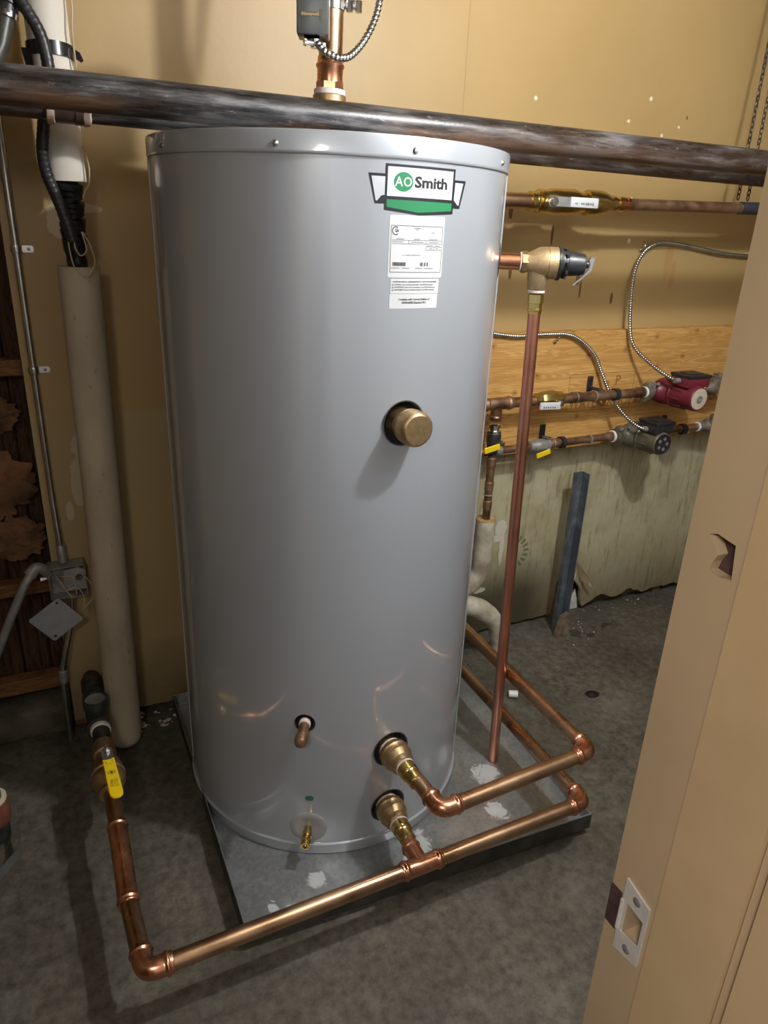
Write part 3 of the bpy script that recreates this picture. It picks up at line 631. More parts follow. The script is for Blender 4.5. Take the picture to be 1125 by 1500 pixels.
def outlet(parent, x, z, y_end):
    """union from the tank opening towards the front: tape, cast bell, tape, brass adapter"""
    y = TC.y-TR; ax = V((x[1]-x[0], y_end-y, 0)).normalized(); o = V((x[0], y, z))
    turned('nipple', BRONZE, parent, o-ax*.03, ax, [(0, .028), (.036, .028)], 28)
    turned('thread_tape', TAPE, parent, o-ax*.002, ax, [(0, .0275), (.002, .0300), (.011, .0302), (.012, .028)], 28)
    turned('cast_reducer', BRONZE, parent, o+ax*.009, ax, [(0, .030), (.001, .035), (.010, .0365), (.013, .0375), (.017, .0345), (.026, .0340), (.031, .0355), (.036, .0335), (.046, .0285), (.048, .0290), (.058, .0265), (.060, .024)], 36)
    turned('thread_tape', TAPE, parent, o+ax*.068, ax, [(0, .0215), (.002, .0240), (.006, .0238), (.007, .021)], 24)
    turned('brass_adapter', BRASS, parent, o+ax*.074, ax, [(0, .0215), (.001, .0232), (.016, .0225), (.017, .0195), (.024, .0200), (.026, .0222), (.029, .0200), (.052, .0192), (.053, .018)], 8 if False else 28)
    return o, ax
# upper loop
up = thing('upper_copper_loop', (.66, 1.01, .30), 'upper copper pipe loop from the top outlet, bending round the tank to its right side', 'copper pipe')
zu = .326; cA = V((.664, 1.008, zu)); cB = V((1.093, 1.030, zu)); cC = V((1.112, 1.96, zu))
outlet(up, (.649, .660), zu, 1.03)
pipe('pipe', (.6585, 1.125, zu), cA.lerp(V((.6585, 1.125, zu)), .2), R1, up); elbow(cA, (.6585, 1.2, zu), cB, R1, up); pipe('pipe', cA.lerp(cB, .09), cA.lerp(cB, .91), R1, up)
elbow(cB, cA, cC, R1, up); pipe('pipe', cB.lerp(cC, .04), cC, R1, up)
# lower loop
lo = thing('lower_copper_line', (.64, 1.0, .13), 'long lower copper pipe run with a tee, across the front of the metal pan', 'copper pipe')
zl = .155; t0 = V((.640, 1.004, zl)); lA = V((.038, 1.022, zl)); lB = V((1.112, 1.036, zl)); lC = V((1.128, 1.96, zl))
outlet(lo, (.648, .642), zl, 1.03)
pipe('pipe', (.6435, 1.105, zl), (.6405, 1.05, zl), R1, lo)
dirx = (lB-lA).normalized(); t0 = lA.lerp(lB, .5605); t0 = V((t0.x, t0.y, zl))
tee = fitting('tee', [t0-dirx*.052, t0+dirx*.052], R1, lo)
fitting('tee_branch', [t0+V((0, .062, 0)), t0], R1, tee, ends=(True, False))
pipe('pipe', lA+dirx*.04, t0-dirx*.045, R1, lo); pipe('pipe', t0+dirx*.045, lB-dirx*.04, R1, lo)
elbow(lB, lA, lC, R1, lo); pipe('pipe', lB.lerp(lC, .04), lC, R1, lo)
R2 = .0192
p1 = V((.029, 1.195, zl)); p2 = V((.031, 1.385, zl+.022)); p3 = V((.029, 1.50, zl+.022))
elbow(lA, lB, p1, R1+.001, lo, .052); pipe('pipe', lA.lerp(p1, .2), p1, R2, lo)
fitting('offset_coupling', [p1-V((0, .012, 0)), p1.lerp(p2, .28)+V((0, 0, -.004)), p1.lerp(p2, .72)+V((0, 0, .004)), p2+V((0, .012, 0))], R2, lo, rad=.04)
pipe('pipe', p2, p3+V((0, .04, 0)), R2*.96, lo, COPPER_PIPE)
# ball valve with yellow lever
zv = zl+.022; vx = .029
bv = turned('ball_valve', BRONZE, lo, (vx, 1.50, zv), (0, 1, 0), [(0, .021), (.001, .0275), (.010, .0275), (.012, .026), (.020, .027), (.028, .034), (.045, .040), (.060, .0405), (.064, .038), (.066, .042), (.072, .042), (.074, .038), (.090, .0385), (.110, .033), (.125, .026), (.140, .0245), (.145, .029), (.185, .029), (.190, .0275), (.192, .021)], 32)
turned('stem', BRASS, bv, (vx, 1.585, zv+.03), (0, 0, 1), [(0, .013), (.018, .013), (.019, .009), (.032, .009), (.033, .0001)], 16)
ha = V((vx+.004, 1.585, zv+.063)); hb = V((vx+.012, 1.38, zv+.069))
hd = (hb-ha).normalized(); hx = V((1, 0, 0)); 
bm = B(); prism(bm, rrect(-.013, -.015, .013, .035, .010), .003, ha, hx, hd); hl = obj('lever', bm, CHROME, bv)
turned('nut', CHROME, hl, ha+V((0, 0, .001)), (0, 0, 1), [(0, .009), (.006, .009), (.0065, .006), (.012, .006), (.012, .0001)], 6)
g0 = ha+hd*.026
bm = B(); prism(bm, [(-.0135, 0), (.0135, 0), (.0150, .130), (.0135, .140), (.008, .147), (0, .149), (-.008, .147), (-.0135, .140), (-.0150, .130)], .006, g0-V((0, 0, .002)), hx, hd)
bmesh.ops.bevel(bm, geom=[e for e in bm.edges if e.calc_face_angle(0) > 1.0], offset=.0015, segments=2, affect='EDGES')
gr = obj('lever_grip', bm, YELLOW, hl, angle=50); gr['label'] = 'yellow grip printed black'
up_n = hx.cross(hd).normalized(); gtop = max((v.co+wloc(gr)-g0).dot(up_n) for v in gr.data.vertices)
gtop_n = up_n if up_n.z > 0 else -up_n; gtop = max((v.co+wloc(gr)-g0).dot(gtop_n) for v in gr.data.vertices)
def gp(a, b): return g0+hd*b+hx*a+gtop_n*(gtop+.0005)
bm = B()
text_mesh(bm, 'CELLO', .0105, lambda a, b: gp(.0050+b, .098+a)); text_mesh(bm, 'PRESS', .0105, lambda a, b: gp(-.0052+b, .098+a))
text_mesh(bm, 'ON', .005, lambda a, b: gp(.0070+b, .014+a)); text_mesh(bm, 'OFF', .005, lambda a, b: gp(-.0075+b, .018+a))
prism(bm, circle(0, .058, .0088, 24, .0080), 0, g0+gtop_n*(gtop+.0004), hx, hd, holes=[circle(0, .058, .0074, 24, .0066)])
prism(bm, circle(0, .058, .0045, 4, .0045), 0, g0+gtop_n*(gtop+.0004), hx, hd)
prism(bm, strip(-.007, .025, .007, .025, .0009), 0, g0+gtop_n*(gtop+.0004), hx, hd)
obj('grip_print', bm, INK, gr, False)['kind'] = 'stuff'
# steel nipple, tee with plug, coupling into the wall
turned('steel_nipple', BLACKIRON, lo, (vx, 1.69, zv), (0, 1, 0), [(0, .023), (.09, .023)], 24)
bt = turned('iron_tee', BLACKIRON, lo, (vx-.003, 1.765, zv), (0, 1, 0), [(0, .026), (.001, .032), (.020, .032), (.022, .029), (.105, .030), (.107, .033), (.125, .033), (.126, .026), (.155, .026), (.156, .031), (.235, .031), (.236, .024), (.26, .024)], 28)
turned('tee_outlet', BLACKIRON, bt, (vx-.003, 1.83, zv), (0, 0, 1), [(0, .028), (.036, .028), (.037, .033), (.056, .033), (.057, .029), (.051, .028), (.051, .0001)], 28)
turned('plug', ZINC, bt, (vx-.003, 1.83, zv+.050), (0, 0, 1), [(0, .027), (.004, .027), (.005, .022), (.003, .018), (.003, .0001)], 24)
turned('thread_tape', TAPE, lo, (vx, 1.748, zv), (0, 1, 0), [(0, .0235), (.002, .0265), (.014, .027), (.016, .025)], 20)

# ------------------------------------------------------------------ relief valve and discharge pipe
rv = thing('relief_valve', (1.05, 1.38, 1.40), 'bronze relief valve with black cap and metal lever on the tank side', 'valve')
u = V((math.sin(math.radians(62)), -math.cos(math.radians(62)), 0)); ro = TC+V((0, 0, 1.428))
turned('copper_nipple', COPPER, rv, ro+u*.35, u, [(0, .0180), (.088, .0180)], 28)
turned('adapter', BRONZE, rv, ro+u*.428, u, [(0, .0185), (.002, .0235), (.012, .0240), (.013, .0215), (.022, .0215)], 8)
turned('thread_tape', TAPE, rv, ro+u*.422, u, [(.003, .0185), (.004, .0215), (.006, .0212)], 20)
vb = turned('valve_body', BRONZE_VALVE, rv, ro+u*.440, u, [(0, .020), (.006, .022), (.028, .033), (.044, .0345), (.0445, .0330), (.047, .0330), (.0475, .0345), (.068, .0345), (.069, .030)], 40)
vp = ro+u*.470
turned('outlet', BRONZE_VALVE, vb, vp, (0, 0, -1), [(0, .024), (.035, .024), (.038, .0225), (.056, .0215), (.058, .020)], 32)
cp = turned('black_cap', BLACK, rv, ro+u*.508, u, [(0, .030), (.001, .0365), (.007, .0365), (.008, .0315), (.012, .0300), (.022, .0295), (.024, .0265), (.052, .0245), (.060, .0225), (.063, .018), (.0635, .008), (.070, .008), (.070, .0001)], 36)
for k in range(10):
    a = 2*math.pi*k/10; nn, bb = frame(u); quick('rib', BLACK, cp, box, ro+u*.525+(nn*math.cos(a)+bb*math.sin(a))*.0295, (.007, .012, .007), None, .001, 1)
sd = u.cross(V((0, 0, 1))).normalized(); lv0 = ro+u*.578
bm = B()
side = [(0.0, .010), (.006, .017), (.012, .016), (.010, 0), (.008, -.012), (-.010, -.030), (-.028, -.046), (-.030, -.043), (-.012, -.027), (.002, -.010), (.004, 0)]
for o_ in (-.006, .0045): prism(bm, side, .0015, lv0+sd*o_, u, (0, 0, 1))
box(bm, lv0+u*.009+V((0, 0, .0155)), (.010, .012, .002), Matrix.Rotation(math.atan2(u.y, u.x), 3, 'Z'))
obj('test_lever', bm, CHROME, rv, False)['label'] = 'bent metal test lever'
db = V((1.072, 1.373, .034)); dt = vp+V((0, 0, -.058)); dd = (db-dt).normalized()
turned('thread_tape', TAPE, rv, dt+V((0, 0, .002)), dd, [(0, .0180), (.001, .0192), (.008, .0190)], 24)
turned('brass_adapter', BRASS, rv, dt+dd*.009, dd, [(0, .0160), (.001, .0178), (.020, .0178), (.021, .0158), (.032, .0158), (.033, .0170), (.037, .0170), (.038, .0155), (.044, .0155)], 8)
pipe('discharge_pipe', dt+dd*.045, db, .0143, rv, COPPER_RED)['label'] = 'long straight reddish copper drop pipe'

# ------------------------------------------------------------------ riser on top of the tank, aquastat, flexible conduit
rs = thing('copper_riser', (.625, 1.60, 1.63), 'vertical copper riser pipe with sweated adapter on top of the tank', 'copper pipe')
ax = V((.02, 0, 1)).normalized(); o = V((.620, 1.60, 1.631))
turned('tank_bushing', BRONZE, rs, o, ax, [(0, .030), (.055, .030), (.056, .034), (.072, .034), (.073, .030), (.090, .030), (.091, .0345), (.106, .0345), (.108, .031)], 32)
turned('thread_tape', TAPE, rs, o+ax*.107, ax, [(0, .030), (.001, .0325), (.010, .0325), (.011, .030)], 28)
turned('hex_adapter', COPPER, rs, o+ax*.118, ax, [(0, .030), (.012, .030), (.013, .0265)], 8)
turned('adapter_socket', COPPER, rs, o+ax*.130, ax, [(0, .0265), (.024, .0265), (.028, .029), (.032, .0295), (.036, .0265), (.046, .0260)], 28)
pipe('pipe', o+ax*.17, o+ax*.86, .0242, rs, COPPER_PIPE)
aq = thing('aquastat', (.565, 1.53, 1.815), 'dark grey control box strapped to the copper riser above the tank', 'control box')
bm = B(); box(bm, (.560, 1.528, 1.884), (.060, .058, .125), Matrix.Rotation(math.radians(-24), 3, 'Z'), .003, 2); ab = obj('housing', bm, BOXGREY, aq)
bx = V((math.cos(math.radians(-24)), math.sin(math.radians(-24)), 0)); by = V((-bx.y, bx.x, 0)); fo = V((.560, 1.528, 1.884))-by*.0292
bm = B(); prism(bm, rrect(-.022, -.034, .018, -.027, .001), .0006, fo, bx, (0, 0, 1)); prism(bm, rrect(.0145, -.040, .0185, -.022, .001), .0007, fo, bx, (0, 0, 1)); nm_ = obj('name_strip', bm, M('brown_name_strip', (.10, .075, .04), None), ab, False)
bm = B(); text_mesh(bm, 'Honeywell', .0075, lambda a, b: fo-by*.0012+bx*(a-.004)+V((0, 0, b-.0305))); obj('name_lettering', bm, M('brass_print', (.55, .42, .22), None), nm_, False)
bm = B(); prism(bm, rrect(-.018, -.024, .012, .022, .001), .0008, V((.560, 1.528, 1.8215))+by*0, bx, by); obj('bottom_plate', bm, M('brass_plate', (.5, .4, .22), None, rough=.4, metal=.6), ab, False)
cl = V((.562, 1.524, 1.814)); turned('cable_clamp', CHROME, aq, cl+V((0, 0, .004)), (0, 0, -1), [(0, .011), (.006, .011), (.007, .009), (.014, .009)], 16)
for o_ in (-.012, .012):
    bm = B(); turn(bm, cl+V((-.026, -.01, -.004+o_*.2)), (1, .1, 0), [(0, .0045), (.004, .0045), (.005, .0022), (.045, .0022), (.046, .0001)], 10); obj('clamp_screw', bm, CHROME, aq)
# strap clamp on the right side of the riser
bm = B(); turn(bm, (.6245, 1.60, 1.888), ax, [(0, .0255), (0, .027), (.016, .027), (.016, .0255)], 28, cap=False); obj('strap', bm, CHROME, aq)
bm = B(); box(bm, (.658, 1.588, 1.900), (.030, .018, .016), Matrix.Rotation(-.5, 3, 'Z'), .003, 2); turn(bm, (.655, 1.578, 1.885), (0, 0, 1), [(0, .0065), (.02, .0065)], 6); turn(bm, (.672, 1.572, 1.885), (0, 0, 1), [(0, .0065), (.02, .0065)], 6); obj('strap_bolt', bm, CHROME, aq)
bm = B(); corrugated(bm, [(.563, 1.515, 1.812), (.570, 1.505, 1.800), (.585, 1.50, 1.792), (.603, 1.50, 1.789), (.630, 1.51, 1.797), (.663, 1.52, 1.828), (.685, 1.52, 1.868), (.694, 1.52, 1.905), (.70, 1.53, 1.96), (.72, 1.56, 2.15)], .0072, .0085, 14, .72)
tag(obj('flexible_conduit', bm, CONDUIT), 'short ribbed metal conduit looping from the dark control box above the tank', 'conduit')

# ------------------------------------------------------------------ big steel pipes under the ceiling
for nm, y, z0, z1, lb in (('steel_pipe', 1.45, 1.679, 1.679, 'nearer black steel pipe with rust streaks, running in front over the tank'), ('steel_pipe', 1.75, 1.699, 1.6735, 'farther black steel pipe, close to the tan wall behind the other')):
    bm = B(); a, b = V((-1.195, y, z0)), V((2.895, y, z1)); sweep(bm, [a.lerp(b, k/40) for k in range(41)], .0302, 40); tag(obj(nm, bm, STEEL), lb, 'steel pipe', 'steel pipes crossing above the tank')

# ------------------------------------------------------------------ copper water line with brass valve, right of the tank
cw = thing('copper_water_line', (1.7, 1.88, 1.55), 'horizontal copper line with a brass ball valve just under the black steel pipes', 'copper pipe')
yc = 1.82; a = V((1.0, yc, 1.563)); b = V((2.895, yc, 1.601)); cd = (b-a).normalized()
def cx_(x): return a+cd*((x-1.0)/cd.x)
pipe('pipe', a, cx_(1.325), .0215, cw, COPPER_PIPE)
wv = turned('brass_valve', BRASS, cw, cx_(1.312), cd, [(0, .0225), (.001, .026), (.010, .026), (.011, .0235), (.020, .0235), (.021, .027), (.026, .0275), (.028, .024), (.032, .024), (.033, .033), (.047, .033), (.048, .028), (.055, .031), (.075, .036), (.10, .036), (.13, .036), (.155, .036), (.17, .030), (.20, .028), (.201, .034), (.208, .036), (.24, .036), (.262, .034), (.285, .026), (.295, .0225), (.305, .0235), (.309, .0185), (.318, .0185), (.320, .0225), (.324, .0225), (.326, .0185)], 18)
turned('union_collar', COPPER, wv, cx_(1.637), cd, [(0, .0175), (.002, .0215), (.018, .0215), (.020, .0175), (.028, .0175), (.030, .021), (.036, .021), (.037, .0175)], 20)
pipe('pipe', cx_(1.65), b, .0170, cw, COPPER_OLD)
hv = cx_(1.367)+V((0, -.045, 0)); turned('stem_nut', CHROME, wv, hv+V((0, .02, 0)), (0, -1, 0), [(0, .015), (.014, .015), (.015, .0105), (.026, .0105), (.0265, .006), (.026, .0001)], 12)
bm = B(); box(bm, hv+V((.030, -.004, .0)), (.050, .003, .026), None, .001, 1); ll = obj('lever', bm, ZINC, wv)
bm = B(); box(bm, hv+V((.102, -.004, .001)), (.100, .008, .027), None, .003, 2); gr = obj('lever_grip', bm, WHITE, ll); gr['label'] = 'white grip with small black print'
bm = B(); rr_ = random.Random(4); x = .068
while x < .135:
    wd = rr_.uniform(.002, .005); q = hv+V((x, -.0084, -.002)); zz = rr_.uniform(.002, .004)
    if not .076 < x < .083: prism(bm, [(0, -zz), (wd, -zz), (wd*.6, zz), (0, zz)], 0, q, (1, 0, 0), (0, 0, 1))
    x += wd+.0022
obj('grip_print', bm, INK, gr, False)['kind'] = 'stuff'
bm = B(); sweep(bm, [cx_(2.157), cx_(2.45)], .0195, 20); obj('pipe_sleeve', bm, M('blue_black_sleeve', (.02, .022, .03), (.04, .042, .05), 20, .45), cw)
# chains
def chain(p0, p1, lab):
    bm = B(); p0, p1 = V(p0), V(p1); d = p1-p0; n = int(d.length/.0155); d.normalize(); nn, bb = frame(d)
    for i in range(n):
        c = p0.lerp(p1, (i+.5)/n); sdv = nn if i % 2 else bb; pts = []
        for k in range(13):
            t_ = 2*math.pi*k/12; pts.append(c+d*(.0105*math.cos(t_))+sdv*(.0052*math.sin(t_)))
        sweep(bm, pts, .0019, 6, cap=False)
    tag(obj('chain', bm, CHAIN), lab, 'chain', 'thin chains slung under the steel pipes')
chain((2.283, 1.95, 2.49), (2.147, 1.825, 1.612), 'left thin dark chain holding the copper line at far right')
chain((2.330, 1.95, 2.49), (2.192, 1.825, 1.612), 'right thin dark chain holding the copper line at far right')

# ------------------------------------------------------------------ ledger board
bm = B(); box(bm, (2.05, 2.009, .965), (1.70, .040, .420), None, .002, 1)
lb_ = tag(obj('mounting_board', bm, BOARD, None, False), 'orange plywood board on the wall behind the pumps, stencilled WATERPROOF', 'board')
def wallp(x, z, y=1.9885): return lambda a, b: V((x+a, y, z+b))
bm = B(); ST = M('faded_stencil_ink', (.22, .10, .03), (.34, .17, .05), 30)
bm.free()
for tx, x0, z0, sz in (('WATERPROOF', 1.700, .918, .056), ('WATERPROOF', 2.30, .908, .056), ('E', 1.765, .994, .050), ('P', 1.900, .994, .050)):
    bm = B(); text_mesh(bm, tx, sz, wallp(x0, z0), 'LEFT', .80 if len(tx) > 1 else 1.0, .0006); o_ = obj('stencil_letters', bm, ST, lb_, False); o_['kind'] = 'stuff' if len(tx) > 1 else 'part'
    if len(tx) == 1: del o_['kind']
bm = B(); prism(bm, [(1.69, .890), (1.99, .890), (1.99, 1.026), (1.69, 1.026)], 0, (0, 1.9885, 0), (1, 0, 0), (0, 0, 1), holes=[[(1.692, .892), (1.988, .892), (1.988, 1.024), (1.692, 1.024)]]); obj('stencil_frame', bm, ST, lb_, False)
# ------------------------------------------------------------------ upper heating line with the maroon pump
def clamp(parent, x, y, z, r, up_=.05, down=.03):
    c = turned('split_clamp', BLACK, parent, (x-.009, y, z), (1, 0, 0), [(0, r), (0, r+.005), (.018, r+.005), (.018, r)], 24)
    bm = B(); box(bm, (x-.045, 1.986, z+(up_-down)/2), (.022, .008, up_+down), None, .003, 2); turn(bm, (x-.045, 1.983, z+up_*.75), (0, -1, 0), [(0, .006), (.003, .0055), (.0035, .0001)], 10); sweep(bm, [(x-.045, 1.983, z+.01), (x-.02, y+.03, z+.005), (x, y+r, z)], .006, 8); obj('wall_bracket', bm, BLACK, c)
    return c
def flange(parent, x, y, z, R=.030, L=.047, th=.012):
    bm = B(); pts = []
    for k in range(28):
        a_ = 2*math.pi*k/28; pts.append((R*math.cos(a_)*.98+0, L*math.sin(a_)) if abs(math.sin(a_)) < .75 else (R*.62*math.cos(a_)*1.0, L*math.sin(a_)))
    prism(bm, pts, th, (x, y, z), (0, math.cos(.6), math.sin(.6)), (0, -math.sin(.6), math.cos(.6))); f = obj('flange', bm, CASTGREY, parent)
    for s_ in (1, -1):
        c_ = V((x-.006, y-s_*.037*math.sin(.6), z+s_*.037*math.cos(.6))); turned('bolt', ZINC, f, c_, (1, 0, 0), [(0, .0075), (.006, .0075), (.0065, .004), (.035, .004), (.0355, .0075), (.041, .0075)], 6)
    return f
hl_ = thing('upper_heating_line', (1.7, 1.90, .95), 'upper tarnished copper heating line clipped to the board, feeding the maroon pump', 'copper pipe')
yu, zq = 1.90, .967
pipe('pipe', (1.15, yu, zq), (1.97, yu, zq), .0168, hl_, COPPER_OLD)
tu = fitting('tee', [V((1.275, yu, zq)), V((1.385, yu, zq))], .0180, hl_, COPPER_OLD); fitting('tee_branch', [V((1.329, yu, zq-.055)), V((1.329, yu, zq))], .0165, tu, COPPER_OLD, ends=(True, False))
for x0, x1 in ((1.628, 1.668), (1.722, 1.735), (1.92, 1.955)): turned('coupling', COPPER_OLD, hl_, (x0, yu, zq), (1, 0, 0), [(0, .017), (.001, .0192), (x1-x0-.001, .0192), (x1-x0, .017)], 24)
for x0 in (1.645, 1.728): turned('solder_ring', ZINC, hl_, (x0, yu, zq), (1, 0, 0), [(0, .0175), (.001, .0197), (.005, .0197), (.006, .0175)], 20)
va = turned('brass_valve', BRASS, hl_, (1.475, yu, zq+.004), (1, 0, 0), [(0, .018), (.002, .022), (.025, .022), (.03, .026), (.045, .028), (.075, .028), (.09, .023), (.11, .022), (.118, .018)], 8)
turned('stem_nut', CHROME, va, (1.556, yu-.018, zq-.006), (0, -1, 0), [(0, .013), (.020, .013), (.021, .008), (.030, .008), (.030, .0001)], 10)
bm = B(); box(bm, (1.512, yu-.042, zq-.010), (.085, .008, .024), Matrix.Rotation(.05, 3, 'Y'), .003, 2); g = obj('lever', bm, WHITE, va); g['label'] = 'white lever with black print'
bm = B(); 
for k_ in range(6): prism(bm, [(0, -.003), (.004, -.003), (.0025, .003), (0, .003)], 0, (1.482+.009*k_, yu-.0468, zq-.012-.0006*k_))
obj('lever_print', bm, INK, g, False)['kind'] = 'stuff'
clamp(hl_, 1.826, yu, zq, .0170, .050, .035)
turned('thread_tape', PVC, hl_, (1.957, yu, zq), (1, 0, 0), [(0, .017), (.001, .020), (.009, .020), (.010, .017)], 20)
flange(hl_, 1.968, yu, zq); flange(hl_, 2.182, yu, zq, .026, .040)
pipe('pipe', (2.19, yu, zq), (2.895, yu, zq), .0168, hl_, COPPER_OLD)
cv = turned('check_valve', CASTGREY, hl_, (2.245, yu, zq), (1, 0, 0), [(0, .020), (.008, .024), (.012, .024), (.016, .019), (.03, .027), (.06, .032), (.09, .024), (.1, .026), (.11, .026)], 20)
turned('bonnet', CASTGREY, cv, (2.30, yu-.01, zq+.01), (.2, -.3, 1), [(0, .022), (.03, .022), (.032, .025), (.038, .025), (.040, .012), (.048, .012)], 8)
turned('thread_tape', PVC, hl_, (2.235, yu, zq), (1, 0, 0), [(0, .018), (.001, .022), (.007, .022), (.008, .018)], 20)
def pump(name, x, y, z, body, lidm, face, lab, r=.050, L=.115, boxz=.052, boxw=.105, boxm=None):
    p = thing(name, (x, y, z-.05), lab, 'pump', 'circulator pumps on the board')
    bm = B(); lump(bm, (x, y-.004, z), (.085, .044, .050), .05, 3, 1.5, 3); turn(bm, (x-.105, y, z), (1, 0, 0), [(0, .027), (.03, .024), (.17, .024), (.205, .027)], 24); obj('volute', bm, body, p)
    c0 = V((x, y-.030, z))
    mo = turned('motor', body, p, c0, (0, -1, 0), [(0, r*.98), (.018, r*1.02), (.022, r*.95), (.030, r*.95), (L-.012, r*.90), (L-.003, r*.86), (L, r*.78), (L, .001)], 40)
    for k in range(10):
        a_ = 2*math.pi*k/10+.2; quick('motor_fin', body, mo, box, c0+V((math.cos(a_)*r*.95, -.045, math.sin(a_)*r*.95)), (.005, .05, .005), None, .001, 1)
    if face is CREAM:
        fd = turned('nameplate', face, mo, c0+V((0, -L+.0005, 0)), (0, -1, 0), [(0, r*.74), (.0015, r*.74), (.0018, r*.70), (.0018, .0001)], 36)
        turned('vent_plug', ZINC, fd, c0+V((0, -L-.001, 0)), (0, -1, 0), [(0, r*.26), (.004, r*.26), (.0045, r*.2), (.0045, r*.12), (.002, r*.1), (.002, .0001)], 24)
    else:
        fd = turned('nameplate', face, mo, c0+V((0, -L+.0005, 0)), (0, -1, 0), [(0, r*.78), (.004, r*.78), (.004, r*.68), (.0018, r*.66), (.0018, .0001)], 36)
        for k in range(5):
            a_ = 2*math.pi*k/5; turned('nameplate_mark', ZINC, fd, c0+V((math.cos(a_)*r*.42, -L-.0015, math.sin(a_)*r*.42)), (0, -1, 0), [(0, r*.14), (.0008, r*.14), (.0008, .0001)], 8)
    bm = B(); box(bm, (x+.008, y-.085, z+boxz), (boxw, .085, .034), None, .004, 2); bx_ = obj('terminal_box', bm, boxm or body, p)
    bm = B(); box(bm, (x+.008, y-.085, z+boxz+.021), (boxw+.004, .090, .012), None, .003, 2); box(bm, (x+.008, y-.085, z+boxz+.028), (boxw*.6, .05, .004), None, .001, 1); obj('box_lid', bm, lidm, bx_)
    return p
pr = pump('circulator_pump', 2.075, yu, zq, RED, BLACK, CREAM, 'maroon circulator pump with round cream face on the orange board')
turned('cable_gland', ZINC, pr, (2.028, 1.815, zq+.055), (-1, 0, .05), [(0, .010), (.012, .010), (.013, .008), (.022, .008)], 12)
turned('bolt_head', BLACK, pr, (2.150, yu-.060, zq+.004), (0, -1, 0), [(0, .017), (.012, .018), (.020, .014), (.022, .006), (.022, .0001)], 16)
# ------------------------------------------------------------------ lower heating line with the olive pump
yl, zr = 1.93, .800
h2 = thing('lower_heating_line', (1.7, 1.93, .78), 'lower tarnished copper heating line along the bottom of the board, feeding the olive pump', 'copper pipe')
pipe('pipe', (1.15, yl, zr-.008), (1.95, yl, zr+.004), .0135, h2, COPPER_OLD)
turned('elbow_fitting', ZINC, h2, (1.345, yl, zr-.005), (1, 0, .01), [(0, .016), (.01, .019), (.02, .016), (.03, .018), (.04, .015)], 16)
vb2 = turned('grey_valve', ZINC, h2, (1.50, yl, zr-.002), (1, 0, 0), [(0, .015), (.002, .019), (.02, .019), (.03, .023), (.06, .023), (.07, .018), (.085, .018)], 12)
turned('stem_nut', CHROME, vb2, (1.568, yl-.012, zr-.012), (0, -1, 0), [(0, .009), (.018, .009), (.019, .006), (.024, .006), (.024, .0001)], 8)
bm = B(); box(bm, (1.540, yl-.034, zr-.022), (.058, .006, .018), Matrix.Rotation(-.25, 3, 'Y'), .002, 1); obj('yellow_lever', bm, YELLOW, vb2)['label'] = 'yellow lever'
turned('coupling', COPPER_OLD, h2, (1.59, yl, zr), (1, 0, 0), [(0, .0145), (.002, .0165), (.04, .0165), (.042, .0145)], 20)
for x0 in (1.60, 1.765): turned('solder_ring', ZINC, h2, (x0, yl, zr), (1, 0, 0), [(0, .0145), (.001, .0170), (.005, .0170), (.006, .0145)], 20)
clamp(h2, 1.640, yl, zr, .0165, .055, .0)
turned('coupling', COPPER_OLD, h2, (1.85, yl, zr+.002), (1, 0, 0), [(0, .0145), (.002, .018), (.025, .018), (.03, .020), (.045, .020)], 20)
turned('thread_tape', PVC, h2, (1.868, yl, zr+.002), (1, 0, 0), [(0, .0185), (.001, .0222), (.007, .0222), (.008, .0185)], 20)
flange(h2, 1.895, yl, zr+.002, .030, .050); flange(h2, 2.085, yl, zr, .024, .036)
pipe('pipe', (2.05, yl, zr+.002), (2.895, yl, zr+.006), .0135, h2, COPPER_OLD)
cv = turned('check_valve', CASTGREY, h2, (2.315, yl, zr+.004), (1, 0, 0), [(0, .016), (.01, .020), (.02, .018), (.035, .026), (.06, .030), (.085, .024), (.1, .02)], 20)
turned('bonnet', CASTGREY, cv, (2.365, yl-.01, zr+.006), (.2, -.4, 1), [(0, .022), (.03, .022), (.032, .026), (.040, .026), (.042, .01), (.048, .01)], 8)
turned('thread_tape', PVC, h2, (2.300, yl, zr+.004), (1, 0, 0), [(0, .014), (.001, .019), (.006, .019), (.007, .014)], 20)
clamp(h2, 2.225, yl, zr, .0165, .045, .0)
p2_ = pump('circulator_pump', 1.985, yl, zr, PUMPGREEN, BLACK, BLACK, 'olive circulator pump with black face below the maroon one', .047, .105, .050, .090, BLACK)
turned('cable_gland', ZINC, p2_, (1.950, 1.845, zr+.045), (-1, 0, .3), [(0, .009), (.012, .009), (.013, .007), (.020, .007)], 12)
# vertical branch with yellow handled valve
vbr = thing('vertical_branch_pipe', (1.329, 1.90, .52), 'short vertical copper branch with yellow valve, close beside the tank', 'copper pipe')
turned('union', CHROME, vbr, (1.329, 1.90, .900), (0, 0, -1), [(0, .015), (.002, .019), (.012, .019), (.014, .015), (.02, .016), (.022, .023), (.030, .023), (.031, .018)], 8)
bvv = turned('black_valve', BLACKIRON, vbr, (1.329, 1.90, .872), (0, 0, -1), [(0, .018), (.003, .024), (.03, .024), (.045, .021), (.065, .017), (.08, .016)], 20)
turned('stem_nut', CHROME, bvv, (1.342, 1.885, .838), (.6, -.8, 0), [(0, .010), (.012, .010), (.014, .007), (.018, .007), (.018, .0001)], 8)
bm = B(); box(bm, (1.305, 1.868, .826), (.060, .007, .020), Matrix.Rotation(-.20, 3, 'Y'), .002, 1); obj('yellow_lever', bm, YELLOW, bvv)
pipe('pipe', (1.329, 1.90, .80), (1.331, 1.90, .54), .0135, vbr, COPPER_OLD)
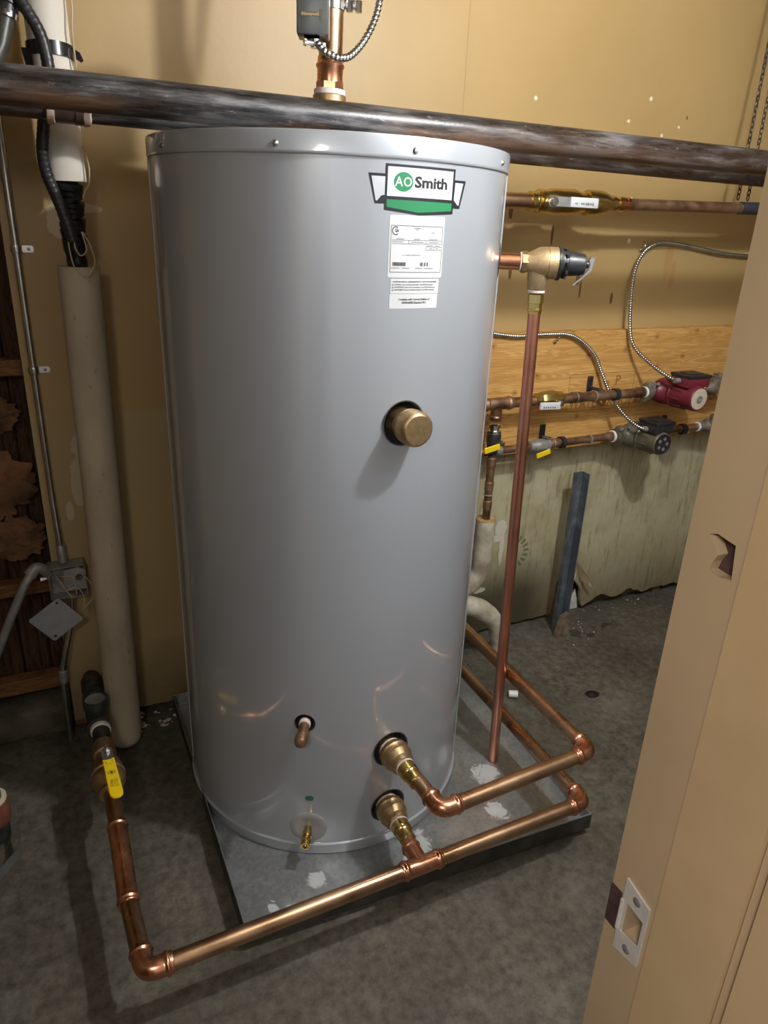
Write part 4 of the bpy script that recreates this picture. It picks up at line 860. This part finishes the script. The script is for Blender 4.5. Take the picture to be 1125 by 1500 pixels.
for z in (.785, .70, .632): turned('coupling', COPPER_OLD, vbr, (1.330, 1.90, z), (0, 0, -1), [(0, .0138), (.002, .0158), (.03, .0158), (.032, .0138)], 20)
turned('solder_ring', ZINC, vbr, (1.330, 1.90, .655), (0, 0, -1), [(0, .014), (.001, .0165), (.004, .0165), (.005, .014)], 20)
bm = B(); sweep(bm, [(1.20, 1.965, .62), (1.20, 1.965, .81), (1.285, 1.965, .81), (1.29, 1.965, 1.0)], .011, 12); 
bm.free()
# insulated elbow pipe
bm = B(); p_ = resample(fillet([(1.333, 1.905, .560), (1.332, 1.905, .335), (1.24, 1.90, .29), (1.12, 1.90, .27)], .05), .012)
sweep(bm, p_, [.034+.0025*noise.noise(q*30) for q in p_], 24)
ie = thing('insulated_elbow', (1.33, 1.905, .27), 'dirty white wrapped pipe elbow beside the tank, under the vertical branch', 'insulated pipe'); obj('jacket', bm, WRAP_DIRTY, ie)
turned('jacket_rim', M('yellowed_fibre', (.35, .2, .06), (.5, .33, .14), 30, .9), ie, (1.333, 1.905, .558), (0, 0, 1), [(0, .034), (.004, .033), (.006, .026), (.004, .0001)], 20)
bm = B(); p_ = resample(fillet([(1.20, 1.88, .27), (1.31, 1.875, .235), (1.385, 1.865, .175), (1.415, 1.86, .10), (1.415, 1.86, .0)], .05), .01)
sweep(bm, p_, [.036+.004*noise.noise(q*25) for q in p_], 24)
tag(obj('floor_insulated_pipe', bm, WRAP_DIRTY), 'fat dirty white wrapped pipe bending down into the floor behind the tank', 'insulated pipe')

# ------------------------------------------------------------------ flexible conduits on the right wall
for nm, pts, lab in (('flexible_conduit', [(1.315, 1.975, 1.182), (1.437, 1.978, 1.167), (1.547, 1.978, 1.170), (1.663, 1.975, 1.163), (1.757, 1.97, 1.106), (1.808, 1.965, 1.032), (1.843, 1.94, .955), (1.870, 1.90, .90), (1.905, 1.865, .862), (1.945, 1.845, .842)], 'left ribbed metal conduit crossing the board down to the olive pump'),
                     ('flexible_conduit', [(2.50, 2.018, 1.43), (2.33, 2.015, 1.440), (2.169, 2.015, 1.460), (2.045, 2.015, 1.468), (1.966, 2.01, 1.444), (1.920, 2.0, 1.376), (1.905, 1.978, 1.254), (1.923, 1.96, 1.135), (1.965, 1.90, 1.070), (1.995, 1.84, 1.035), (2.014, 1.816, 1.023)], 'tall ribbed metal conduit curving down the wall to the maroon pump')):
    bm = B(); corrugated(bm, pts, .0070, .0085, 12, .74); tag(obj(nm, bm, CONDUIT), lab, 'conduit')
for i, (x, y, z) in enumerate(((1.325, 1.985, 1.17), (1.60, 1.985, 1.158), (1.955, 2.025, 1.458))):
    bm = B(); turn(bm, (x, y, z-.014), (0, -1, 0), [(0, .006), (.004, .006), (.006, .003), (.006, .0001)], 10); sweep(bm, spline([(x-.004, y, z-.012), (x-.002, y-.016, z-.008), (x+.002, y-.018, z+.006), (x+.006, y, z+.012)], 6), .002, 6)
    tag(obj('conduit_clip', bm, CHROME), ('tiny metal clip at the left end of the board conduit', 'tiny metal clip under the board conduit beside the drop pipe', 'tiny metal clip on the tall wall conduit bend')[i], 'clip')

# ------------------------------------------------------------------ angle iron
bm = B(); prof = [(-.022, 0), (.022, 0), (.022, -.040), (.018, -.040), (.018, -.004), (-.018, -.004), (-.018, -.024), (-.022, -.024)]
lay = []
for z in (0.0, .16, .32, .48, .628): lay.append([bm.verts.new((1.752+x_, 1.945+y_, z*1.052+(.012 if (z > .6 and abs(x_) > .015) else 0))) for x_, y_ in prof])
for a_, b_ in zip(lay, lay[1:]):
    for k in range(8): bm.faces.new((a_[k], a_[(k+1) % 8], b_[(k+1) % 8], b_[k]))
bm.faces.new(lay[0][::-1]); bm.faces.new(lay[-1])
ai = thing('steel_channel', (1.752, 1.93, 0), 'upright blue grey steel channel standing at the wall right of the drop pipe', 'steel channel')
obj('channel', bm, STRUT, ai, False)
bm = B(); prism(bm, [(-.05, 0), (.012, 0), (.012, .035), (.0, .10), (-.028, .085)], .02, (1.763, 1.912, 0.001)); obj('rusty_foot', bm, M('rusty_foot_iron', (.10, .07, .045), (.22, .17, .12), 30, .8), ai, False)
# white plastic cap on the floor
bm = B(); turn(bm, (1.318, 1.645, .0135), (1, -.55, 0), [(0, .0125), (.030, .0125), (.031, .011), (.031, .0001)], 24); tag(obj('plastic_cap', bm, PVC), 'small white plastic pipe stub lying on the floor beyond the pan', 'pipe stub')
# crumbs of drywall along the wall foot
rr_ = random.Random(11)
bm = B()
for i in range(60):
    if i < 16: x, y = rr_.uniform(1.9, 2.6), 2.03-abs(rr_.gauss(0, .02))
    elif i < 48: x, y = rr_.uniform(.13, .26), rr_.uniform(1.93, 2.03)
    else: x, y = rr_.uniform(1.74, 1.9), rr_.uniform(1.82, 1.96)
    s_ = rr_.uniform(.002, .005) if i < 16 or i >= 48 else rr_.uniform(.002, .011); lump(bm, (x, y, s_*.3), (s_, s_*.7, s_*.5), .5, i, 3, 1)
tag(obj('drywall_crumbs', bm, M('crumb_white', (.45, .38, .32), (.66, .60, .56), 60, .9), None, False), 'pale crumbs of broken drywall scattered along the wall foot', 'debris', kind='stuff')

# ------------------------------------------------------------------ white wrapped riser at left with its taped top
wp = thing('wrapped_pipe', (.10, 1.90, 0), 'thick white wrapped vertical pipe at left, from the floor up to a wire loop', 'insulated pipe')
bm = B(); p_ = [V((.098, 1.90, .012)), V((.098, 1.90, .016)), V((.098, 1.90, .03))]+[V((.099+.018*k/40, 1.90, .05+1.325*k/40)) for k in range(41)]
sweep(bm, p_, [.030, .042, .047]+[.0465+.0012*noise.noise(V((0, 0, q.z*8))) for q in p_[3:]], 40); obj('jacket', bm, WRAP_TAN, wp, angle=70)
bm = B(); p_ = spline([(.117, 1.90, 1.36), (.112, 1.89, 1.42), (.112, 1.89, 1.50), (.113, 1.90, 1.56), (.112, 1.90, 1.60)], 10); sweep(bm, p_, [.023+.003*noise.noise(q*60) for q in p_], 20); obj('taped_core', bm, BLACKTAPE, wp)
for k in range(11):
    z = 1.425+.0115*k; bm = B(); c = V((.113, 1.882, z)); n_ = V((.16*math.sin(k*2.1), -.25, 1)).normalized()
    turn(bm, c, n_, [(0, .024), (.002, .0268+.0004*k), (.0105, .0268+.0004*k), (.012, .024)], 28); obj('tape_wrap', bm, BLACKTAPE, wp)
up2 = thing('wrapped_pipe', (.13, 1.80, 1.55), 'white wrapped pipe at top left, bound with black tape above the steel pipe', 'insulated pipe')
bm = B(); p_ = [V((.112-.0106*k/30, 1.90, 1.555+.94*k/30)) for k in range(31)]; sweep(bm, p_, [.0425+.0015*noise.noise(V((1, 0, q.z*9))) for q in p_], 36); obj('jacket', bm, WRAP, up2, angle=70)
bm = B(); turn(bm, (.109, 1.90, 1.790), (0, .05, 1), [(0, .0438), (.001, .0464), (.026, .0464), (.027, .0438)], 36); tp_ = obj('black_tape_band', bm, BLACKTAPE, up2)
bm = B(); prism(bm, [(0, 0), (.018, -.010), (.024, -.024), (.019, -.028), (.004, -.020)], .001, (.149, 1.874, 1.813), (.9, -.3, 0), (0, 0, 1)); obj('tape_tail', bm, BLACKTAPE, tp_, False)
bm = B(); prism(bm, [(-.012, 0), (.006, 0), (.010, -.085), (.002, -.09)], .001, (.065, 1.863, 1.80), (1, -.4, 0), (0, 0, 1)); obj('tape_tail', bm, BLACKTAPE, tp_, False)
sd_ = thing('pipe_saddle', (.116, 1.75, 1.66), 'brown sleeve with flaking white ends round the farther steel pipe at left', 'pipe sleeve')
def z2(x): return 1.699-(x+1.195)/4.09*.0255
turned('sleeve', M('brown_sleeve', (.06, .035, .028), (.10, .06, .05), 30, .4, .3), sd_, (.094, 1.75, z2(.094)), (1, 0, 0), [(0, .031), (0, .0345), (.038, .0345), (.0385, .036), (.053, .036), (.053, .031)], 32)
for x_ in (.080, .147):
    bm = B(); turn(bm, (x_, 1.75, z2(x_)), (1, 0, 0), [(0, .031), (.002, .0355), (.012, .0365), (.015, .031)], 40)
    for v in bm.verts: v.co += V((noise.noise(v.co*70)*.004, noise.noise(v.co*60)*.002, noise.noise(v.co*50+V((2, 0, 0)))*.004))
    obj('torn_wrap', bm, M('copper_flecked_cloth', (.62, .33, .22), (.75, .66, .56), 60, .5, .3), sd_)
# wire loops at the pipe joint
bm = B()
for pts in ([(.100, 1.850, 1.440), (.098, 1.845, 1.42), (.105, 1.84, 1.375), (.128, 1.84, 1.358), (.148, 1.845, 1.385), (.144, 1.85, 1.42), (.130, 1.855, 1.452)], [(.112, 1.85, 1.440), (.110, 1.84, 1.42), (.120, 1.84, 1.402), (.134, 1.845, 1.415), (.128, 1.85, 1.452)]): sweep(bm, spline(pts, 8), .0016, 6)
tag(obj('wire_loop', bm, WIRE), 'beige wire loops hanging over the joint of the white pipe', 'wire')
bm = B(); sweep(bm, spline([(0.150, 1.874, 2.239), (0.151, 1.863, 1.975), (0.158, 1.863, 1.891), (0.153, 1.858, 1.838), (0.154, 1.865, 1.774)], 8), .0022, 6); sweep(bm, spline([(0.150, 1.868, 1.627), (0.156, 1.865, 1.606), (0.159, 1.865, 1.579), (0.155, 1.863, 1.551), (0.146, 1.869, 1.537), (0.137, 1.870, 1.516)], 8), .0018, 6); tag(obj('thin_wire', bm, WIRE), 'thin beige wire hugging the right side of the upper white pipe', 'wire')
# black flexible conduit
bm = B(); corrugated(bm, [(-0.021, 1.869, 2.133), (0.021, 1.847, 1.954), (0.061, 1.831, 1.876), (0.091, 1.826, 1.817), (0.098, 1.826, 1.748), (0.086, 1.831, 1.701), (0.074, 1.835, 1.648), (0.068, 1.840, 1.606), (0.072, 1.845, 1.563), (0.085, 1.848, 1.521), (.100, 1.850, 1.47), (.108, 1.852, 1.43)], .0125, .011, 16, .94)
tag(obj('black_conduit', bm, BLACK), 'black flexible conduit snaking down along the white pipe at top left', 'conduit')
cc = thing('grey_conduit', (0, 1.8, 1.8), 'grey conduit with dark connector in the top left corner', 'conduit')
bm = B(); turn(bm, (.053, 1.86, 1.93), V((-.25, -.15, -1)), [(0, .020), (.05, .020), (.052, .024), (.066, .024), (.068, .021), (.085, .021)], 20); obj('connector', bm, BLACK, cc)
bm = B(); turn(bm, (.034, 1.85, 1.855), V((-.25, -.15, -1)), [(0, .016), (.002, .0225), (.012, .0225), (.014, .017)], 12); obj('lock_ring', bm, CHROME, cc)
bm = B(); sweep(bm, [(.032, 1.848, 1.845), (.016, 1.84, 1.795), (-.02, 1.83, 1.73), (-.09, 1.83, 1.70)], .0165, 16); obj('tube', bm, M('green_grey_conduit', (.045, .045, .038), (.08, .08, .068), 20, .4, .3), cc)

# ------------------------------------------------------------------ conduit, junction box, dangling cover
em = thing('metal_conduit', (-.008, 2.01, .58), 'straight thin metal conduit strapped to the wall left of the white pipe', 'conduit')
bm = B(); p_ = fillet([(-.010, 2.018, 2.49), (-.010, 2.018, .78), (-.006, 2.0, .60)], .06); sweep(bm, p_, .0088, 16); obj('tube', bm, CONDUIT, em)
turned('coupling', ZINC, em, (-.0068, 2.003, .635), (.03, -.08, -1), [(0, .0105), (.002, .0118), (.050, .0118), (.052, .0105)], 16)
for z in (1.405, 1.115):
    bm = B(); turn(bm, (-.010, 2.018, z-.009), (0, 0, 1), [(0, .009), (0, .0118), (.004, .0128), (.009, .0118), (.014, .0128), (.018, .0118), (.018, .009)], 18, cap=False)
    prism(bm, rrect(0, -.008, .028, .008, .005), .0015, (0, 2.028, z), holes=[circle(.017, 0, .004, 10)]); stp = obj('strap', bm, CONDUIT, em)
    turned('screw', ZINC, stp, (.017, 2.028, z), (0, -1, 0), [(0, .004), (.002, .004), (.003, .0001)], 10)
jb = thing('junction_box', (0, 2.0, .48), 'open square metal junction box with loose wires, beside the white pipe foot', 'electrical box')
bm = B(); q0 = V((0, 1.975, .530))
for c_, s_ in (((-.047, 2.0, .53), (.002, .05, .096)), ((.047, 2.0, .53), (.002, .05, .096)), ((0, 2.0, .577), (.096, .05, .002)), ((0, 2.0, .483), (.096, .05, .002)), ((0, 2.024, .53), (.096, .002, .096))): box(bm, c_, s_)
bxo = obj('box_body', bm, ZINC, jb, False)
bm = B(); prism(bm, [(-.008, -.030), (.046, -.030), (.046, .030), (.030, .040), (-.008, .034)], .002, (0, 1.975, .535), holes=[circle(.030, .008, .010, 12)]); obj('mud_ring', bm, ZINC, bxo, False)
bm = B()
for pts in ([(-.035, 2.0, .56), (-.02, 1.97, .54), (.0, 1.96, .50), (.012, 1.955, .492)], [(-.03, 2.0, .545), (-.01, 1.965, .555), (.015, 1.96, .55), (.018, 1.958, .50)], [(.03, 2.0, .545), (.05, 1.96, .54), (.062, 1.955, .515), (.058, 1.95, .485), (.035, 1.94, .465)], [(-.038, 2.0, .52), (-.015, 1.965, .51), (.02, 1.958, .52), (.035, 1.95, .49), (.03, 1.94, .455)]): sweep(bm, spline(pts, 8), .0016, 6)
obj('wires', bm, WIRE, jb)
bm = B(); c4 = [V((-.030, 1.925, .522)), V((.026, 1.925, .447)), V((-.050, 1.935, .367)), V((-.117, 1.935, .444))]
ux = (c4[1]-c4[0]).normalized(); uy = (c4[3]-c4[0]); l1 = (c4[1]-c4[0]).length; uy = (uy-ux*uy.dot(ux)); l2_ = uy.length; uy.normalize(); c4c = sum(c4, V((0, 0, 0)))/4
bm = B(); hw, hh = .048, .051
prism(bm, rrect(-hw, -hh, hw, hh, .006), .0018, c4c, ux, uy, holes=[rrect(-hw+.008, hh-.018-.0*l1, -hw+.014, hh-.008, .0025) if False else circle(-.037, -.038, .0045, 10), circle(.037, .038, .0045, 10)])
for v in bm.verts: v.co.y += 0
tag(obj('cover_plate', bm, M('grey_cover_metal', (.33, .35, .37), (.40, .42, .44), 30, .45, .35), None, False), 'loose square grey cover plate dangling diamond-wise below the open box', 'cover plate')
fc = thing('left_flex_cable', (-.05, 1.98, .34), 'grey flexible cable curving from the open box down to the left edge', 'cable')
bm = B(); sweep(bm, spline([(-.075, 1.975, .583), (-.10, 1.965, .560), (-.133, 1.96, .500), (-.181, 1.96, .400), (-.225, 1.965, .300), (-.26, 1.97, .2)], 10), .0115, 14); obj('cable', bm, ZINC, fc)
bm = B(); sweep(bm, spline([(-.046, 1.99, .560), (-.058, 1.98, .580), (-.075, 1.975, .588), (-.092, 1.970, .572)], 8), [.0135+.004*(k/24) for k in range(25)], 16); obj('elbow_connector', bm, M('pale_die_cast', (.25, .24, .21), (.34, .33, .3), 30, .5, .4), fc)
bm = B(); turn(bm, (-.048, 1.995, .545), (-1, -.2, 0), [(0, .008), (.014, .008), (.015, .011), (.022, .011), (.023, .0001)], 8); obj('connector_nut', bm, CHROME, fc)
lc = thing('bent_conduit', (-.05, 2.0, 0), 'bent metal conduit dropping from the open box towards the floor', 'conduit')
bm = B(); sweep(bm, spline([(.005, 2.0, .485), (-.008, 1.99, .40), (-.030, 1.98, .32), (-.046, 1.98, .25), (-.050, 1.98, .18), (-.052, 1.98, .10), (-.054, 1.985, 0.0)], 10), .0095, 14); obj('tube', bm, CONDUIT, lc)
turned('coupling', ZINC, lc, (-.0465, 1.98, .25), (-.03, 0, -1), [(0, .0098), (.002, .0125), (.04, .0125), (.042, .0098)], 14)

# ------------------------------------------------------------------ dark pipe stand at the lower left edge
st = thing('old_standpipe', (-.235, 1.62, 0), 'old dark standpipe with rusty red collar at the lower left edge', 'pipe')
turned('pipe', BLACKIRON, st, (-.250, 1.66, .0), (0, 0, 1), [(0, .036), (.10, .036), (.10, .030), (.42, .030)], 24)
turned('red_collar', RUSTRED, st, (-.250, 1.66, .055), (0, 0, 1), [(0, .038), (.002, .044), (.020, .046), (.045, .044), (.062, .040), (.064, .034)], 24)
turned('white_ring', PAPER, st, (-.250, 1.66, .118), (0, 0, 1), [(0, .034), (.001, .041), (.006, .041), (.007, .034)], 24)
bm = B(); p_ = spline([(-.30, 1.46, .030), (-.235, 1.50, .035), (-.195, 1.545, .045), (-.190, 1.60, .060), (-.195, 1.66, .075)], 8); 
for i in range(len(p_)-1):
    pass
rows = [[bm.verts.new(q+V((0, 0, -.022))), bm.verts.new(q+V((0, 0, .012)))] for q in p_]
for a_, b_ in zip(rows, rows[1:]): bm.faces.new((a_[0], b_[0], b_[1], a_[1]))
bmesh.ops.solidify(bm, geom=bm.faces[:], thickness=.003); obj('grey_strap', bm, ZINC, st)
